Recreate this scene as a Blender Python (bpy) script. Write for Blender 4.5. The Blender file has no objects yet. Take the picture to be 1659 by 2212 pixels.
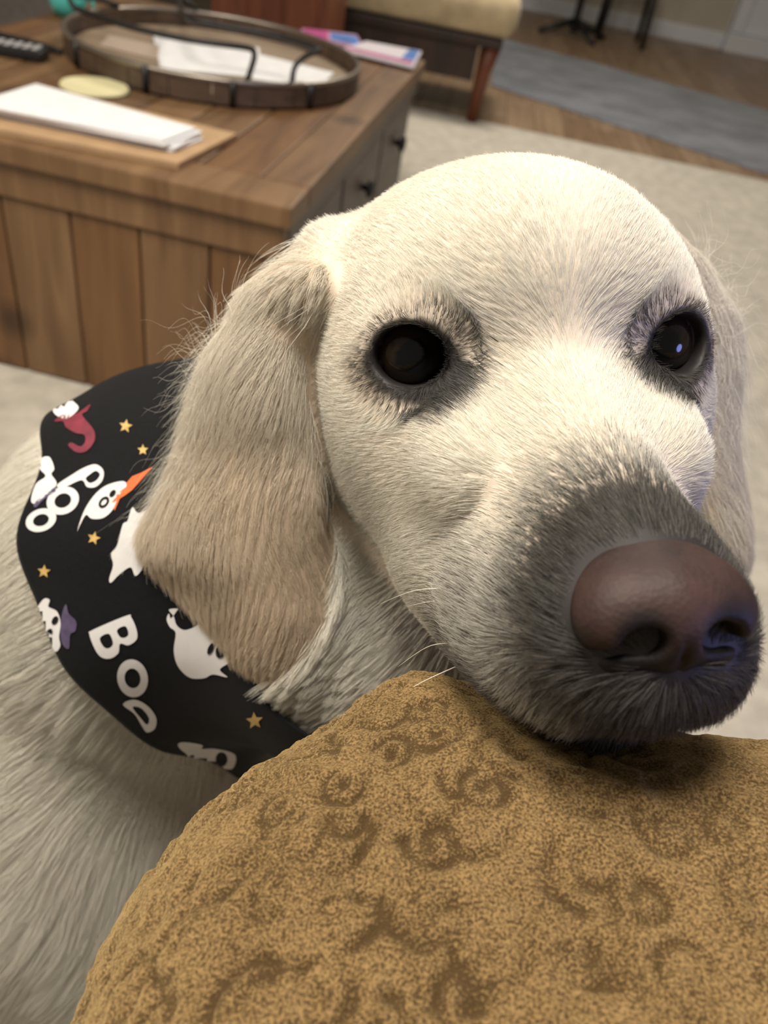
import bpy, bmesh, math, random, os
import numpy as np
from mathutils import Vector, Matrix
from mathutils.bvhtree import BVHTree
from mathutils.geometry import delaunay_2d_cdt

scene = bpy.context.scene
COL = scene.collection
rng = np.random.default_rng(11)
random.seed(11)

# ------------------------------------------------------------------ camera
IMW, IMH, FPX = 1659.0, 2212.0, 1700.0
PITCH, ROLL = math.radians(40.0), math.radians(11.5)
CAM = np.array([0.0, 0.0, 0.84])
FWD = np.array([0, math.cos(PITCH), -math.sin(PITCH)])
_u0 = np.array([0, math.sin(PITCH), math.cos(PITCH)])
_r0 = np.array([1.0, 0, 0])
RGT = _r0 * math.cos(ROLL) + _u0 * math.sin(ROLL)
UPV = -_r0 * math.sin(ROLL) + _u0 * math.cos(ROLL)
cam_data = bpy.data.cameras.new('camera')
cam = bpy.data.objects.new('camera', cam_data)
COL.objects.link(cam)
cam.matrix_world = Matrix([[RGT[i], UPV[i], -FWD[i], CAM[i]] for i in range(3)] + [[0, 0, 0, 1]])
cam_data.sensor_fit = 'HORIZONTAL'
cam_data.sensor_width = 36.0
cam_data.lens = 36.0 * FPX / IMW
cam_data.clip_start = 0.01
cam_data.dof.use_dof = True
cam_data.dof.focus_distance = 0.205
cam_data.dof.aperture_fstop = 19.0
scene.camera = cam

def ray(x, y):
    return FWD + RGT * ((x - IMW / 2) / FPX) - UPV * ((y - IMH / 2) / FPX)
def at(x, y, d):
    return CAM + ray(x, y) * d
def onz(x, y, z):
    r = ray(x, y); return CAM + r * ((z - CAM[2]) / r[2])
def ony(x, y, Y):
    r = ray(x, y); return CAM + r * ((Y - CAM[1]) / r[1])
def onx(x, y, X):
    r = ray(x, y); return CAM + r * ((X - CAM[0]) / r[0])
def project(P):
    q = np.asarray(P, float) - CAM
    d = q @ FWD
    return np.stack([IMW / 2 + FPX * (q @ RGT) / d, IMH / 2 - FPX * (q @ UPV) / d], -1)
scene.cycles.max_bounces = 3; scene.cycles.diffuse_bounces = 2; scene.cycles.glossy_bounces = 2
scene.cycles.transmission_bounces = 2; scene.cycles.transparent_max_bounces = 4
scene.cycles.caustics_reflective = False; scene.cycles.caustics_refractive = False
scene.cycles.adaptive_threshold = 0.1
scene.cycles_curves.subdivisions = 1

# ------------------------------------------------------------------ light
world = bpy.data.worlds.new('world'); scene.world = world
world.use_nodes = True
_bg = world.node_tree.nodes['Background']
_bg.inputs[0].default_value = (1.0, 0.90, 0.76, 1)
_bg.inputs[1].default_value = 0.21
vs = scene.view_settings
vs.view_transform = 'Standard'; vs.look = 'None'; vs.gamma = 1.0; vs.use_curve_mapping = False
vs.exposure = 0.0
def area_light(name, loc, target, size, power, color):
    l = bpy.data.lights.new(name, 'AREA'); l.shape = 'DISK'; l.size = size; l.energy = power; l.color = color
    o = bpy.data.objects.new(name, l); COL.objects.link(o); o.location = loc
    d = Vector(target) - Vector(loc); o.rotation_euler = d.to_track_quat('-Z', 'Y').to_euler()
    return o
area_light('ceiling_lamp', (-0.36, 0.30, 2.42), (0, 0.32, 0.6), 0.8, 50, (1.0, 0.93, 0.82))
area_light('head_fill_light', (-1.5, 0.1, 2.05), (-0.05, 0.28, 0.72), 0.5, 20, (1.0, 0.91, 0.78))  # unseen fill, added to brighten the left side of the head
area_light('ceiling_lamp', (0.2, 3.6, 2.45), (0.0, 3.4, 0.0), 0.8, 50, (1.0, 0.92, 0.82))
area_light('television_light', (1.10, -0.18, 0.88), (0.05, 0.15, 0.72), 0.34, 4.2, (0.30, 0.36, 1.0))

# ------------------------------------------------------------------ implicit surfaces (millimetres)
def P_ell(c, r, rot=None, k=8):
    return ('e', np.array(c, np.float32), np.array(r, np.float32), None if rot is None else np.array(rot, np.float32), k)
def P_cone(a, b, ra, rb, k=8):
    return ('c', np.array(a, np.float32), np.array(b, np.float32), float(ra), float(rb), k)
def P_box(c, h, r, rot=None, k=8):
    return ('b', np.array(c, float), np.array(h, float), None if rot is None else np.array(rot, float), k, float(r))
def rotm(ax, ay, az):
    ax, ay, az = map(math.radians, (ax, ay, az))
    return np.array(Matrix.Rotation(az, 3, 'Z') @ Matrix.Rotation(ay, 3, 'Y') @ Matrix.Rotation(ax, 3, 'X'))
def prim_d(pr, p):
    t = pr[0]
    if t == 'e':
        q = p - pr[1]
        if pr[3] is not None: q = q @ pr[3]
        a = q / pr[2]; b = a / pr[2]
        k0 = np.sqrt(np.einsum('ij,ij->i', a, a)); k1 = np.sqrt(np.einsum('ij,ij->i', b, b)) + 1e-9
        return k0 * (k0 - 1.0) / k1
    if t == 'c':
        a, b, ra, rb = pr[1:5]
        ba = b - a; L2 = ba @ ba
        h = np.clip(((p - a) @ ba) / L2, 0, 1)
        q = p - a - h[..., None] * ba
        return np.sqrt(np.einsum('ij,ij->i', q, q)) - (ra + (rb - ra) * h)
    if t == 'b':
        q = p - pr[1]
        if pr[3] is not None: q = q @ pr[3]
        q = np.abs(q) - (pr[2] - pr[5])
        return np.sqrt((np.maximum(q, 0) ** 2).sum(-1)) + np.minimum(q.max(-1), 0) - pr[5]
    if t == 's':                                   # cloud of balls, soft minimum
        C, Rr, kk = pr[1], pr[2], pr[3]
        lo, hi = C.min(0) - 6, C.max(0) + 6
        q = np.maximum(np.maximum(lo - p, p - hi), 0)
        out = np.sqrt((q * q).sum(-1)) + 2.0
        near = np.nonzero(out < 22.0)[0]
        for i in range(0, len(near), 8000):
            ii = near[i:i + 8000]
            pp = (p[ii] - lo).astype(np.float32); CC = (C - lo).astype(np.float32)
            d2 = (pp * pp).sum(-1)[:, None] + (CC * CC).sum(-1)[None] - 2 * pp @ CC.T
            d = np.sqrt(np.maximum(d2, 1e-6)) - Rr[None].astype(np.float32)
            m = d.min(-1)
            out[ii] = m - kk * np.log(np.exp(-(d - m[:, None]) / kk).sum(-1)) + kk * pr[5]
        return out
def prim_k(pr):
    return {'e': lambda: pr[4], 'c': lambda: pr[5], 'b': lambda: pr[4], 's': lambda: pr[4]}[pr[0]]()
def smin(a, b, k):
    h = np.maximum(k - np.abs(a - b), 0.0) / k
    return np.minimum(a, b) - h * h * k * 0.25
def union_d(prims, p):
    d = None
    for pr in prims:
        e = prim_d(pr, p)
        d = e if d is None else smin(d, e, prim_k(pr))
    return d
class Field:
    """smooth union of prims in add order, then smooth cuts and late (sharp) adds; culls per block"""
    def __init__(s, prims, cuts=(), late=()):
        s.prims, s.cuts, s.late = list(prims), list(cuts), list(late)
    def __call__(s, p, rad=None):
        if rad is None:
            P, Cc, La = s.prims, s.cuts, s.late
        else:
            c = p.mean(0)[None]
            ds = np.array([prim_d(q, c)[0] for q in s.prims])
            m = ds.min()
            P = [q for q, d in zip(s.prims, ds) if d < m + 2.3 * rad + 14]
            Cc = [q for q in s.cuts if prim_d(q[0], c)[0] < 2.2 * rad + 8]
            La = [q for q in s.late if prim_d(q, c)[0] < 2.2 * rad + 14]
        d = union_d(P, p)
        for q, k in Cc:
            d = -smin(-d, prim_d(q, p), k)
        for q in La:
            d = smin(d, prim_d(q, p), prim_k(q))
        return d
def surface_net(fn, lo, hi, h, NB=14, keep=None):
    """naive surface nets over active blocks -> verts (mm), quads"""
    lo = np.array(lo, float); hi = np.array(hi, float)
    nb = np.ceil((hi - lo) / (h * NB)).astype(int)
    N = nb * NB + 3
    ids_all, pos_all, quad_all = [], [], []
    rad = h * NB * 0.5 * math.sqrt(3) * 1.08
    bi = np.stack(np.meshgrid(*[np.arange(n) for n in nb], indexing='ij'), -1).reshape(-1, 3)
    cen = lo + (bi + 0.5) * NB * h
    dc = fn(cen)
    act = np.abs(dc) < rad * 1.25 + 1
    bi = bi[act]
    g = np.arange(NB + 2)
    loc = np.stack(np.meshgrid(g, g, g, indexing='ij'), -1)
    corners = np.array([[i, j, k] for i in (0, 1) for j in (0, 1) for k in (0, 1)])
    def gid(c): return (c[..., 0] * N[1] + c[..., 1]) * N[2] + c[..., 2]
    for b in bi:
        o = b * NB
        P = (lo + (o + loc) * h).reshape(-1, 3).astype(np.float32)
        D = fn(P, rad).reshape(NB + 2, NB + 2, NB + 2)
        if D.min() > 0 or D.max() < 0: continue
        # cells 0..NB
        n = NB + 1
        cv = np.stack([D[c[0]:c[0] + n, c[1]:c[1] + n, c[2]:c[2] + n] for c in corners], -1)
        sg = cv < 0
        ac = sg.any(-1) & ~sg.all(-1)
        ci = np.argwhere(ac)
        if len(ci) == 0: continue
        v8 = cv[ac]
        acc = np.zeros((len(ci), 3)); cnt = np.zeros(len(ci))
        for e0 in range(8):
            for ax, bit in ((0, 4), (1, 2), (2, 1)):
                if e0 & bit: continue
                e1 = e0 | bit
                a, c2 = v8[:, e0], v8[:, e1]
                cr = (a < 0) != (c2 < 0)
                t = np.where(cr, a / np.where(cr, a - c2, 1), 0)
                pt = corners[e0][None] + np.zeros((len(ci), 3)); pt[:, ax] += t
                acc += np.where(cr[:, None], pt, 0); cnt += cr
        ids_all.append(gid(ci + o)); pos_all.append(lo + (ci + o + acc / cnt[:, None]) * h)
        # edges owned: samples 1..NB in the two cross axes so that all four cells are in this block's reach
        for ax in range(3):
            u, w = (ax + 1) % 3, (ax + 2) % 3
            sl0 = [slice(1, NB + 1)] * 3; sl1 = [slice(1, NB + 1)] * 3
            sl1[ax] = slice(2, NB + 2)
            a = D[tuple(sl0)] < 0; c2 = D[tuple(sl1)] < 0
            ed = np.argwhere(a != c2)
            if len(ed) == 0: continue
            flip = a[tuple(ed.T)]
            base = ed + 1 + o
            du = np.zeros(3, int); du[u] = 1
            dw = np.zeros(3, int); dw[w] = 1
            q = np.stack([gid(base - du - dw), gid(base - dw), gid(base), gid(base - du)], -1)
            q[~flip] = q[~flip][:, ::-1]
            quad_all.append(q)
    ids = np.concatenate(ids_all); pos = np.concatenate(pos_all); quads = np.concatenate(quad_all)
    uid, first = np.unique(ids, return_index=True)
    V = pos[first]
    Q = np.searchsorted(uid, quads)
    ok = (Q < len(uid)).all(-1)
    Q = Q[ok]; ok = (uid[Q] == quads[ok]).all(-1); Q = Q[ok]
    used = np.zeros(len(V), bool); used[Q] = True
    remap = np.cumsum(used) - 1
    V = V[used]; Q = remap[Q]
    # pull on to the surface
    d, G = dist_grad(fn, V)
    V = V - np.clip(d, -h, h)[:, None] * G
    return V, Q
def culled(fn, V, cell=40.0):
    key = np.floor(V / cell).astype(np.int64); key = (key[:, 0] * 4096 + key[:, 1]) * 4096 + key[:, 2]
    order = np.argsort(key, kind='stable'); D = np.empty(len(V))
    for ii in np.split(order, np.nonzero(np.diff(key[order]))[0] + 1):
        p = V[ii]; D[ii] = fn(p, np.linalg.norm(p - p.mean(0), axis=-1).max() + 2)
    return D
def chunked(fn, V, n=60000):
    return np.concatenate([fn(V[i:i + n]) for i in range(0, len(V), n)])
def dist_grad(fn, V, e=0.4):
    """distance and unit gradient, point sets sorted into cells so that far prims are culled"""
    cell = 40.0
    key = np.floor(V / cell).astype(np.int64)
    key = (key[:, 0] * 4096 + key[:, 1]) * 4096 + key[:, 2]
    order = np.argsort(key, kind='stable')
    cutp = np.nonzero(np.diff(key[order]))[0] + 1
    D = np.empty(len(V)); G = np.empty((len(V), 3))
    for ii in np.split(order, cutp):
        p = V[ii]; n = len(p)
        rad = np.linalg.norm(p - p.mean(0), axis=-1).max() + 2
        d = fn(np.concatenate([p, p + (e, 0, 0), p + (0, e, 0), p + (0, 0, e)]).astype(np.float32), rad).astype(float)
        D[ii] = d[:n]
        G[ii] = np.stack([d[n:2 * n] - d[:n], d[2 * n:3 * n] - d[:n], d[3 * n:] - d[:n]], -1)
    return D, G / (np.linalg.norm(G, axis=-1, keepdims=True) + 1e-9)
def grad(fn, V, e=0.35):
    G = np.stack([chunked(fn, V + np.eye(3)[i] * e) - chunked(fn, V - np.eye(3)[i] * e) for i in range(3)], -1)
    return G / (np.linalg.norm(G, axis=-1, keepdims=True) + 1e-9)
def mesh_np(name, V, Q, mat=None, parent=None, smooth=True, attrs=None):
    me = bpy.data.meshes.new(name)
    V = np.asarray(V, np.float32); Q = np.asarray(Q, np.int32)
    me.vertices.add(len(V)); me.vertices.foreach_set('co', V.ravel())
    k = Q.shape[1]
    me.loops.add(Q.size); me.loops.foreach_set('vertex_index', Q.ravel())
    me.polygons.add(len(Q))
    me.polygons.foreach_set('loop_start', np.arange(0, Q.size, k, dtype=np.int32))
    me.update(calc_edges=True); me.validate()
    if smooth: me.polygons.foreach_set('use_smooth', np.ones(len(me.polygons), bool))
    for an, av in (attrs or {}).items():
        if av.ndim == 1:
            a = me.attributes.new(an, 'FLOAT', 'POINT'); a.data.foreach_set('value', av.astype(np.float32))
        else:
            a = me.attributes.new(an, 'FLOAT_COLOR', 'POINT')
            a.data.foreach_set('color', np.concatenate([av, np.ones((len(av), 1))], 1).astype(np.float32).ravel())
    o = bpy.data.objects.new(name, me); COL.objects.link(o)
    if mat: me.materials.append(mat)
    if parent: o.parent = parent
    return o

# ------------------------------------------------------------------ materials
MAT = {}
def new_mat(key):
    m = bpy.data.materials.new(key); m.use_nodes = True; MAT[key] = m
    nt = m.node_tree; return m, nt, nt.nodes['Principled BSDF']
def node(nt, t, **kw):
    n = nt.nodes.new(t)
    for k, v in kw.items(): setattr(n, k, v)
    return n
m, nt, b = new_mat('dog_skin')
a = node(nt, 'ShaderNodeAttribute', attribute_name='skin_color')
nt.links.new(a.outputs['Color'], b.inputs['Base Color']); b.inputs['Roughness'].default_value = .6
m, nt, b = new_mat('fur')
a = node(nt, 'ShaderNodeAttribute', attribute_name='fur_color')
nt.links.new(a.outputs['Color'], b.inputs['Base Color'])
b.inputs['Roughness'].default_value = .5; b.inputs['Specular IOR Level'].default_value = .35
tr = node(nt, 'ShaderNodeBsdfTranslucent'); nt.links.new(a.outputs['Color'], tr.inputs['Color'])
mx = node(nt, 'ShaderNodeMixShader'); mx.inputs[0].default_value = .3
nt.links.new(b.outputs[0], mx.inputs[1]); nt.links.new(tr.outputs[0], mx.inputs[2])
nt.links.new(mx.outputs[0], nt.nodes['Material Output'].inputs['Surface'])
# PLAIN
def plain(key, col, rough=.6, spec=.4, metal=0.0, sheen=0.0, noise=0.0, nscale=40.0, bump=0.0, bscale=300.0):
    m, nt, b = new_mat(key)
    b.inputs['Base Color'].default_value = (*col, 1); b.inputs['Roughness'].default_value = rough
    b.inputs['Specular IOR Level'].default_value = spec; b.inputs['Metallic'].default_value = metal
    b.inputs['Sheen Weight'].default_value = sheen
    tc = node(nt, 'ShaderNodeTexCoord')
    if noise:
        n = node(nt, 'ShaderNodeTexNoise'); n.inputs['Scale'].default_value = nscale; n.inputs['Detail'].default_value = 4
        nt.links.new(tc.outputs['Object'], n.inputs['Vector'])
        r = node(nt, 'ShaderNodeValToRGB')
        r.color_ramp.elements[0].position = .3; r.color_ramp.elements[1].position = .7
        r.color_ramp.elements[0].color = (*[c * (1 - noise) for c in col], 1); r.color_ramp.elements[1].color = (*[min(1, c * (1 + noise)) for c in col], 1)
        nt.links.new(n.outputs['Fac'], r.inputs['Fac']); nt.links.new(r.outputs['Color'], b.inputs['Base Color'])
    if bump:
        n = node(nt, 'ShaderNodeTexNoise'); n.inputs['Scale'].default_value = bscale; n.inputs['Detail'].default_value = 3
        nt.links.new(tc.outputs['Object'], n.inputs['Vector'])
        bp = node(nt, 'ShaderNodeBump'); bp.inputs['Strength'].default_value = bump; bp.inputs['Distance'].default_value = .002
        nt.links.new(n.outputs['Fac'], bp.inputs['Height']); nt.links.new(bp.outputs['Normal'], b.inputs['Normal'])
    return m
def wood(key, c0, c1, scale=(18, 1.6, 18), rough=.5, knots=True):
    m, nt, b = new_mat(key); b.inputs['Roughness'].default_value = rough
    tc = node(nt, 'ShaderNodeTexCoord'); mp = node(nt, 'ShaderNodeMapping'); mp.inputs['Scale'].default_value = scale
    nt.links.new(tc.outputs['Object'], mp.inputs['Vector'])
    n = node(nt, 'ShaderNodeTexNoise'); n.inputs['Scale'].default_value = 2.2; n.inputs['Detail'].default_value = 6; n.inputs['Distortion'].default_value = .6
    nt.links.new(mp.outputs[0], n.inputs['Vector'])
    r = node(nt, 'ShaderNodeValToRGB'); r.color_ramp.elements[0].position = .32; r.color_ramp.elements[1].position = .68
    r.color_ramp.elements[0].color = (*c0, 1); r.color_ramp.elements[1].color = (*c1, 1)
    nt.links.new(n.outputs['Fac'], r.inputs['Fac'])
    out = r.outputs['Color']
    if knots:
        v = node(nt, 'ShaderNodeTexVoronoi'); v.inputs['Scale'].default_value = 3.4
        nt.links.new(tc.outputs['Object'], v.inputs['Vector'])
        k = node(nt, 'ShaderNodeValToRGB'); k.color_ramp.elements[0].position = .05; k.color_ramp.elements[1].position = .16
        k.color_ramp.elements[0].color = (.25, .22, .2, 1); k.color_ramp.elements[1].color = (1, 1, 1, 1)
        nt.links.new(v.outputs['Distance'], k.inputs['Fac'])
        mx = node(nt, 'ShaderNodeMix', data_type='RGBA', blend_type='MULTIPLY'); mx.inputs[0].default_value = .8
        nt.links.new(out, mx.inputs[6]); nt.links.new(k.outputs['Color'], mx.inputs[7]); out = mx.outputs[2]
    nt.links.new(out, b.inputs['Base Color'])
    bp = node(nt, 'ShaderNodeBump'); bp.inputs['Strength'].default_value = .25; bp.inputs['Distance'].default_value = .002
    nt.links.new(n.outputs['Fac'], bp.inputs['Height']); nt.links.new(bp.outputs['Normal'], b.inputs['Normal'])
    return m
for i, (c0, c1) in enumerate((((.11, .056, .022), (.21, .117, .052)), ((.13, .067, .027), (.23, .132, .060)), ((.10, .056, .026), (.20, .118, .060)), ((.11, .052, .019), (.20, .100, .038)))):
    wood('table_wood_%d' % i, c0, c1, (14, 1.4, 1.4))
wood('table_dark', (.03, .02, .015), (.06, .04, .03)); wood('table_side', (.075, .055, .045), (.13, .10, .08), (3, 3, 14))
wood('tray_wood', (.20, .14, .09), (.34, .26, .18), (3, 20, 3)); wood('tray_dark', (.05, .032, .02), (.11, .07, .045), (6, 6, 20))
wood('mahogany', (.10, .028, .012), (.19, .055, .022), (10, 10, 1.5), knots=False); wood('dark_wood', (.018, .010, .007), (.045, .022, .014), (10, 10, 2), knots=False)
for i, (c0, c1) in enumerate((((.19, .12, .07), (.30, .20, .12)), ((.17, .105, .06), (.27, .175, .10)), ((.22, .14, .085), (.33, .23, .14)))):
    wood('oak_%d' % i, c0, c1, (14, 1.2, 14), rough=.4, knots=False)
plain('floor_base', (.05, .035, .02)); plain('wall_paint', (.50, .46, .38), .8, .2, noise=.03, nscale=6)
plain('white_paint', (.72, .74, .78), .5); plain('cream_carpet', (.52, .475, .39), .95, .1, sheen=.3, noise=.16, nscale=22, bump=.6, bscale=420)
plain('grey_rug', (.165, .175, .195), .95, .1, sheen=.3, noise=.35, nscale=4.5, bump=.6, bscale=300)
plain('pewter', (.32, .28, .24), .35, .5, .9); plain('black_metal', (.02, .019, .018), .4, .4, .3)
plain('paper', (.80, .80, .80), .7, .3, noise=.05, nscale=30); plain('tan_card', (.42, .33, .26), .7); plain('kraft', (.44, .29, .16), .75, .2, noise=.1, nscale=25)
plain('pale_yellow', (.74, .68, .40), .6); plain('black_plastic', (.016, .016, .017), .35); plain('grey_plastic', (.42, .41, .41), .5)
plain('teal', (.09, .50, .45), .3); plain('mag_pink', (.55, .30, .42), .35); plain('mag_white', (.75, .70, .74), .35)
plain('mag_magenta', (.50, .08, .26), .35, noise=.3, nscale=30); plain('mag_blue', (.10, .22, .55), .35, noise=.3, nscale=30)
plain('beige_cloth', (.46, .37, .23), .9, .2, sheen=.3, noise=.2, nscale=12, bump=.4); plain('grey_cloth', (.17, .155, .145), .8, .2, noise=.1)
plain('sofa_cloth', (.18, .11, .05), .9, .2, sheen=.3, noise=.2, nscale=60, bump=.4)
plain('black_cloth', (.006, .006, .007), .7, .12, sheen=.03, noise=.15, nscale=500, bump=.15, bscale=1800)
plain('print_white', (.70, .68, .67), .65, .25, noise=.05, nscale=120); plain('print_gold', (.55, .36, .12), .6, noise=.25, nscale=300)
plain('print_orange', (.72, .14, .035), .6, noise=.1, nscale=200); plain('print_maroon', (.17, .018, .035), .6, noise=.3, nscale=200); plain('print_purple', (.085, .065, .125), .6, noise=.3, nscale=200)
# velvet
m, nt, b = new_mat('mustard_velvet')
tc = node(nt, 'ShaderNodeTexCoord')
n1 = node(nt, 'ShaderNodeTexNoise'); n1.inputs['Scale'].default_value = 1700; n1.inputs['Detail'].default_value = 3
n2 = node(nt, 'ShaderNodeTexNoise'); n2.inputs['Scale'].default_value = 60; n2.inputs['Detail'].default_value = 4
for n_ in (n1, n2): nt.links.new(tc.outputs['Object'], n_.inputs['Vector'])
ad = node(nt, 'ShaderNodeMath', operation='MULTIPLY_ADD'); ad.inputs[1].default_value = .80
nt.links.new(n1.outputs['Fac'], ad.inputs[0])
m2 = node(nt, 'ShaderNodeMath', operation='MULTIPLY'); m2.inputs[1].default_value = .20; nt.links.new(n2.outputs['Fac'], m2.inputs[0]); nt.links.new(m2.outputs[0], ad.inputs[2])
r = node(nt, 'ShaderNodeValToRGB'); r.color_ramp.elements[0].position = .40; r.color_ramp.elements[1].position = .62
r.color_ramp.elements[0].color = (.070, .040, .014, 1); r.color_ramp.elements[1].color = (.30, .190, .078, 1)
pa = node(nt, 'ShaderNodeAttribute', attribute_name='groove_tone'); ps = node(nt, 'ShaderNodeMath', operation='MULTIPLY_ADD'); ps.inputs[1].default_value = -.20  # embossed grooves are coloured darker than the raised cloth
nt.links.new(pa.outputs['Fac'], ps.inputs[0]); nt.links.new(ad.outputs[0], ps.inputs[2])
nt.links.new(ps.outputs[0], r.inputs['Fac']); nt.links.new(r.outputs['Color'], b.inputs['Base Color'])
b.inputs['Roughness'].default_value = .85; b.inputs['Specular IOR Level'].default_value = .2
b.inputs['Sheen Weight'].default_value = .5; b.inputs['Sheen Roughness'].default_value = .4; b.inputs['Sheen Tint'].default_value = (.9, .65, .3, 1)
bp = node(nt, 'ShaderNodeBump'); bp.inputs['Strength'].default_value = .7; bp.inputs['Distance'].default_value = .0012
nt.links.new(n1.outputs['Fac'], bp.inputs['Height']); nt.links.new(bp.outputs['Normal'], b.inputs['Normal'])
# nose leather and eyes
m, nt, b = new_mat('nose_leather')
tc = node(nt, 'ShaderNodeTexCoord')
v = node(nt, 'ShaderNodeTexVoronoi'); v.inputs['Scale'].default_value = 900; nt.links.new(tc.outputs['Object'], v.inputs['Vector'])
n = node(nt, 'ShaderNodeTexNoise'); n.inputs['Scale'].default_value = 90; n.inputs['Detail'].default_value = 4; nt.links.new(tc.outputs['Object'], n.inputs['Vector'])
r = node(nt, 'ShaderNodeValToRGB'); r.color_ramp.elements[0].position = .3; r.color_ramp.elements[1].position = .75
r.color_ramp.elements[0].color = (.020, .011, .010, 1); r.color_ramp.elements[1].color = (.058, .030, .025, 1)
nt.links.new(n.outputs['Fac'], r.inputs['Fac'])
at_ = node(nt, 'ShaderNodeAttribute', attribute_name='nose_tone')
mx = node(nt, 'ShaderNodeMix', data_type='RGBA'); nt.links.new(at_.outputs['Fac'], mx.inputs[0]); nt.links.new(r.outputs['Color'], mx.inputs[6]); mx.inputs[7].default_value = (.008, .006, .006, 1)
nt.links.new(mx.outputs[2], b.inputs['Base Color']); b.inputs['Roughness'].default_value = .58; b.inputs['Specular IOR Level'].default_value = .3
bp = node(nt, 'ShaderNodeBump'); bp.inputs['Strength'].default_value = .18; bp.inputs['Distance'].default_value = .0005
nt.links.new(v.outputs['Distance'], bp.inputs['Height']); nt.links.new(bp.outputs['Normal'], b.inputs['Normal'])
m, nt, b = new_mat('eye')
a = node(nt, 'ShaderNodeAttribute', attribute_name='eye_color'); nt.links.new(a.outputs['Color'], b.inputs['Base Color'])
b.inputs['Roughness'].default_value = .12; b.inputs['Specular IOR Level'].default_value = .15; b.inputs['Coat Weight'].default_value = .45; b.inputs['Coat Roughness'].default_value = .03
plain('whisker', (.80, .74, .62), .4)

# ------------------------------------------------------------------ fur helpers
def sstep(a, b, x):
    t = np.clip((x - a) / (b - a), 0, 1); return t * t * (3 - 2 * t)
def unit(v): return v / (np.linalg.norm(v, axis=-1, keepdims=True) + 1e-9)
_ng = np.random.default_rng(5)
_NF = _ng.normal(size=(10, 3)); _NP = _ng.uniform(0, 6.28, (10, 3))
def vnoise(p, scale):
    """smooth vector noise from a few sine waves"""
    ph = (p / scale) @ _NF.T
    return np.stack([np.sin(ph * 2.2 + _NP[:, i]).sum(-1) for i in range(3)], -1) / 2.2
def hair_object(name, P, radius, color, mat, parent):
    """P: (n, k, 3) metres; radius (n, k); color (n, 3)"""
    n, k = P.shape[:2]
    hc = bpy.data.hair_curves.new(name)
    hc.add_curves([k] * n)
    hc.attributes['position'].data.foreach_set('vector', P.astype(np.float32).ravel())
    a = hc.attributes.get('radius') or hc.attributes.new('radius', 'FLOAT', 'POINT')
    a.data.foreach_set('value', radius.astype(np.float32).ravel())
    a = hc.attributes.new('fur_color', 'FLOAT_COLOR', 'CURVE')
    a.data.foreach_set('color', np.concatenate([color, np.ones((n, 1))], 1).astype(np.float32).ravel())
    hc.materials.append(mat)
    o = bpy.data.objects.new(name, hc); COL.objects.link(o)
    o.parent = parent
    return o
def sample_surface(V, Q, N, dens, n_max):
    """dens: hairs per mm2 at each vertex; returns root, normal"""
    T = np.concatenate([Q[:, [0, 1, 2]], Q[:, [0, 2, 3]]])
    A = np.linalg.norm(np.cross(V[T[:, 1]] - V[T[:, 0]], V[T[:, 2]] - V[T[:, 0]]), axis=-1) / 2
    w = A * dens[T].mean(-1)
    n = int(min(w.sum(), n_max))
    ti = rng.choice(len(T), n, p=w / w.sum())
    a, b = rng.random(n), rng.random(n)
    fl = a + b > 1; a[fl], b[fl] = 1 - a[fl], 1 - b[fl]
    t = T[ti]
    mix = lambda X: X[t[:, 0]] * (1 - a - b)[:, None] + X[t[:, 1]] * a[:, None] + X[t[:, 2]] * b[:, None]
    return mix(V), unit(mix(N))
def grow(root, nrm, flow, length, lift, droop, k, cell, clump, wav=0.0, wavf=2.5, jit=0.12):
    n = len(root)
    flow = unit(flow - (flow * nrm).sum(-1, keepdims=True) * nrm)
    L = length * rng.uniform(0.65, 1.15, n)
    jv = rng.normal(size=(n, 3)) * jit
    g = np.array([0, 0, -1.0])
    P = np.empty((n, k, 3)); P[:, 0] = root - nrm * 0.4
    # wave frame
    side = np.cross(flow, nrm); ph = rng.uniform(0, 6.28, n)
    key = np.floor((root + vnoise(root, 30.0) * cell * 0.4) / cell).astype(np.int64)
    key = (key[:, 0] * 8192 + key[:, 1]) * 8192 + key[:, 2]
    _, inv = np.unique(key, return_inverse=True)
    cnt = np.bincount(inv)
    for j in range(1, k):
        t = j / (k - 1)
        d = unit(flow + nrm * (lift * (1 - 0.75 * t))[:, None] + g * (droop * t)[:, None] + jv * (0.5 + t)
                 + side * (np.sin(ph + t * wavf * 6.28) * wav)[:, None])
        P[:, j] = P[:, j - 1] + d * (L / (k - 1))[:, None]
    # clumping towards the mean curve of the cell, offset kept from the mean root
    off = P - P[:, :1]
    mean = np.stack([np.stack([np.bincount(inv, P[:, j, c]) / cnt for c in range(3)], -1)[inv] for j in range(k)], 1)
    tt = (np.arange(k) / (k - 1)) ** 1.3
    P = P + (mean - P) * (tt[None, :, None] * np.asarray(clump).reshape(-1, 1, 1))
    return P
def strand_radius(n, k, r):
    t = np.arange(k) / (k - 1)
    return np.asarray(r).reshape(-1, 1) * (1 - 0.75 * t ** 1.5)[None] * np.ones((n, 1))

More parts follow.
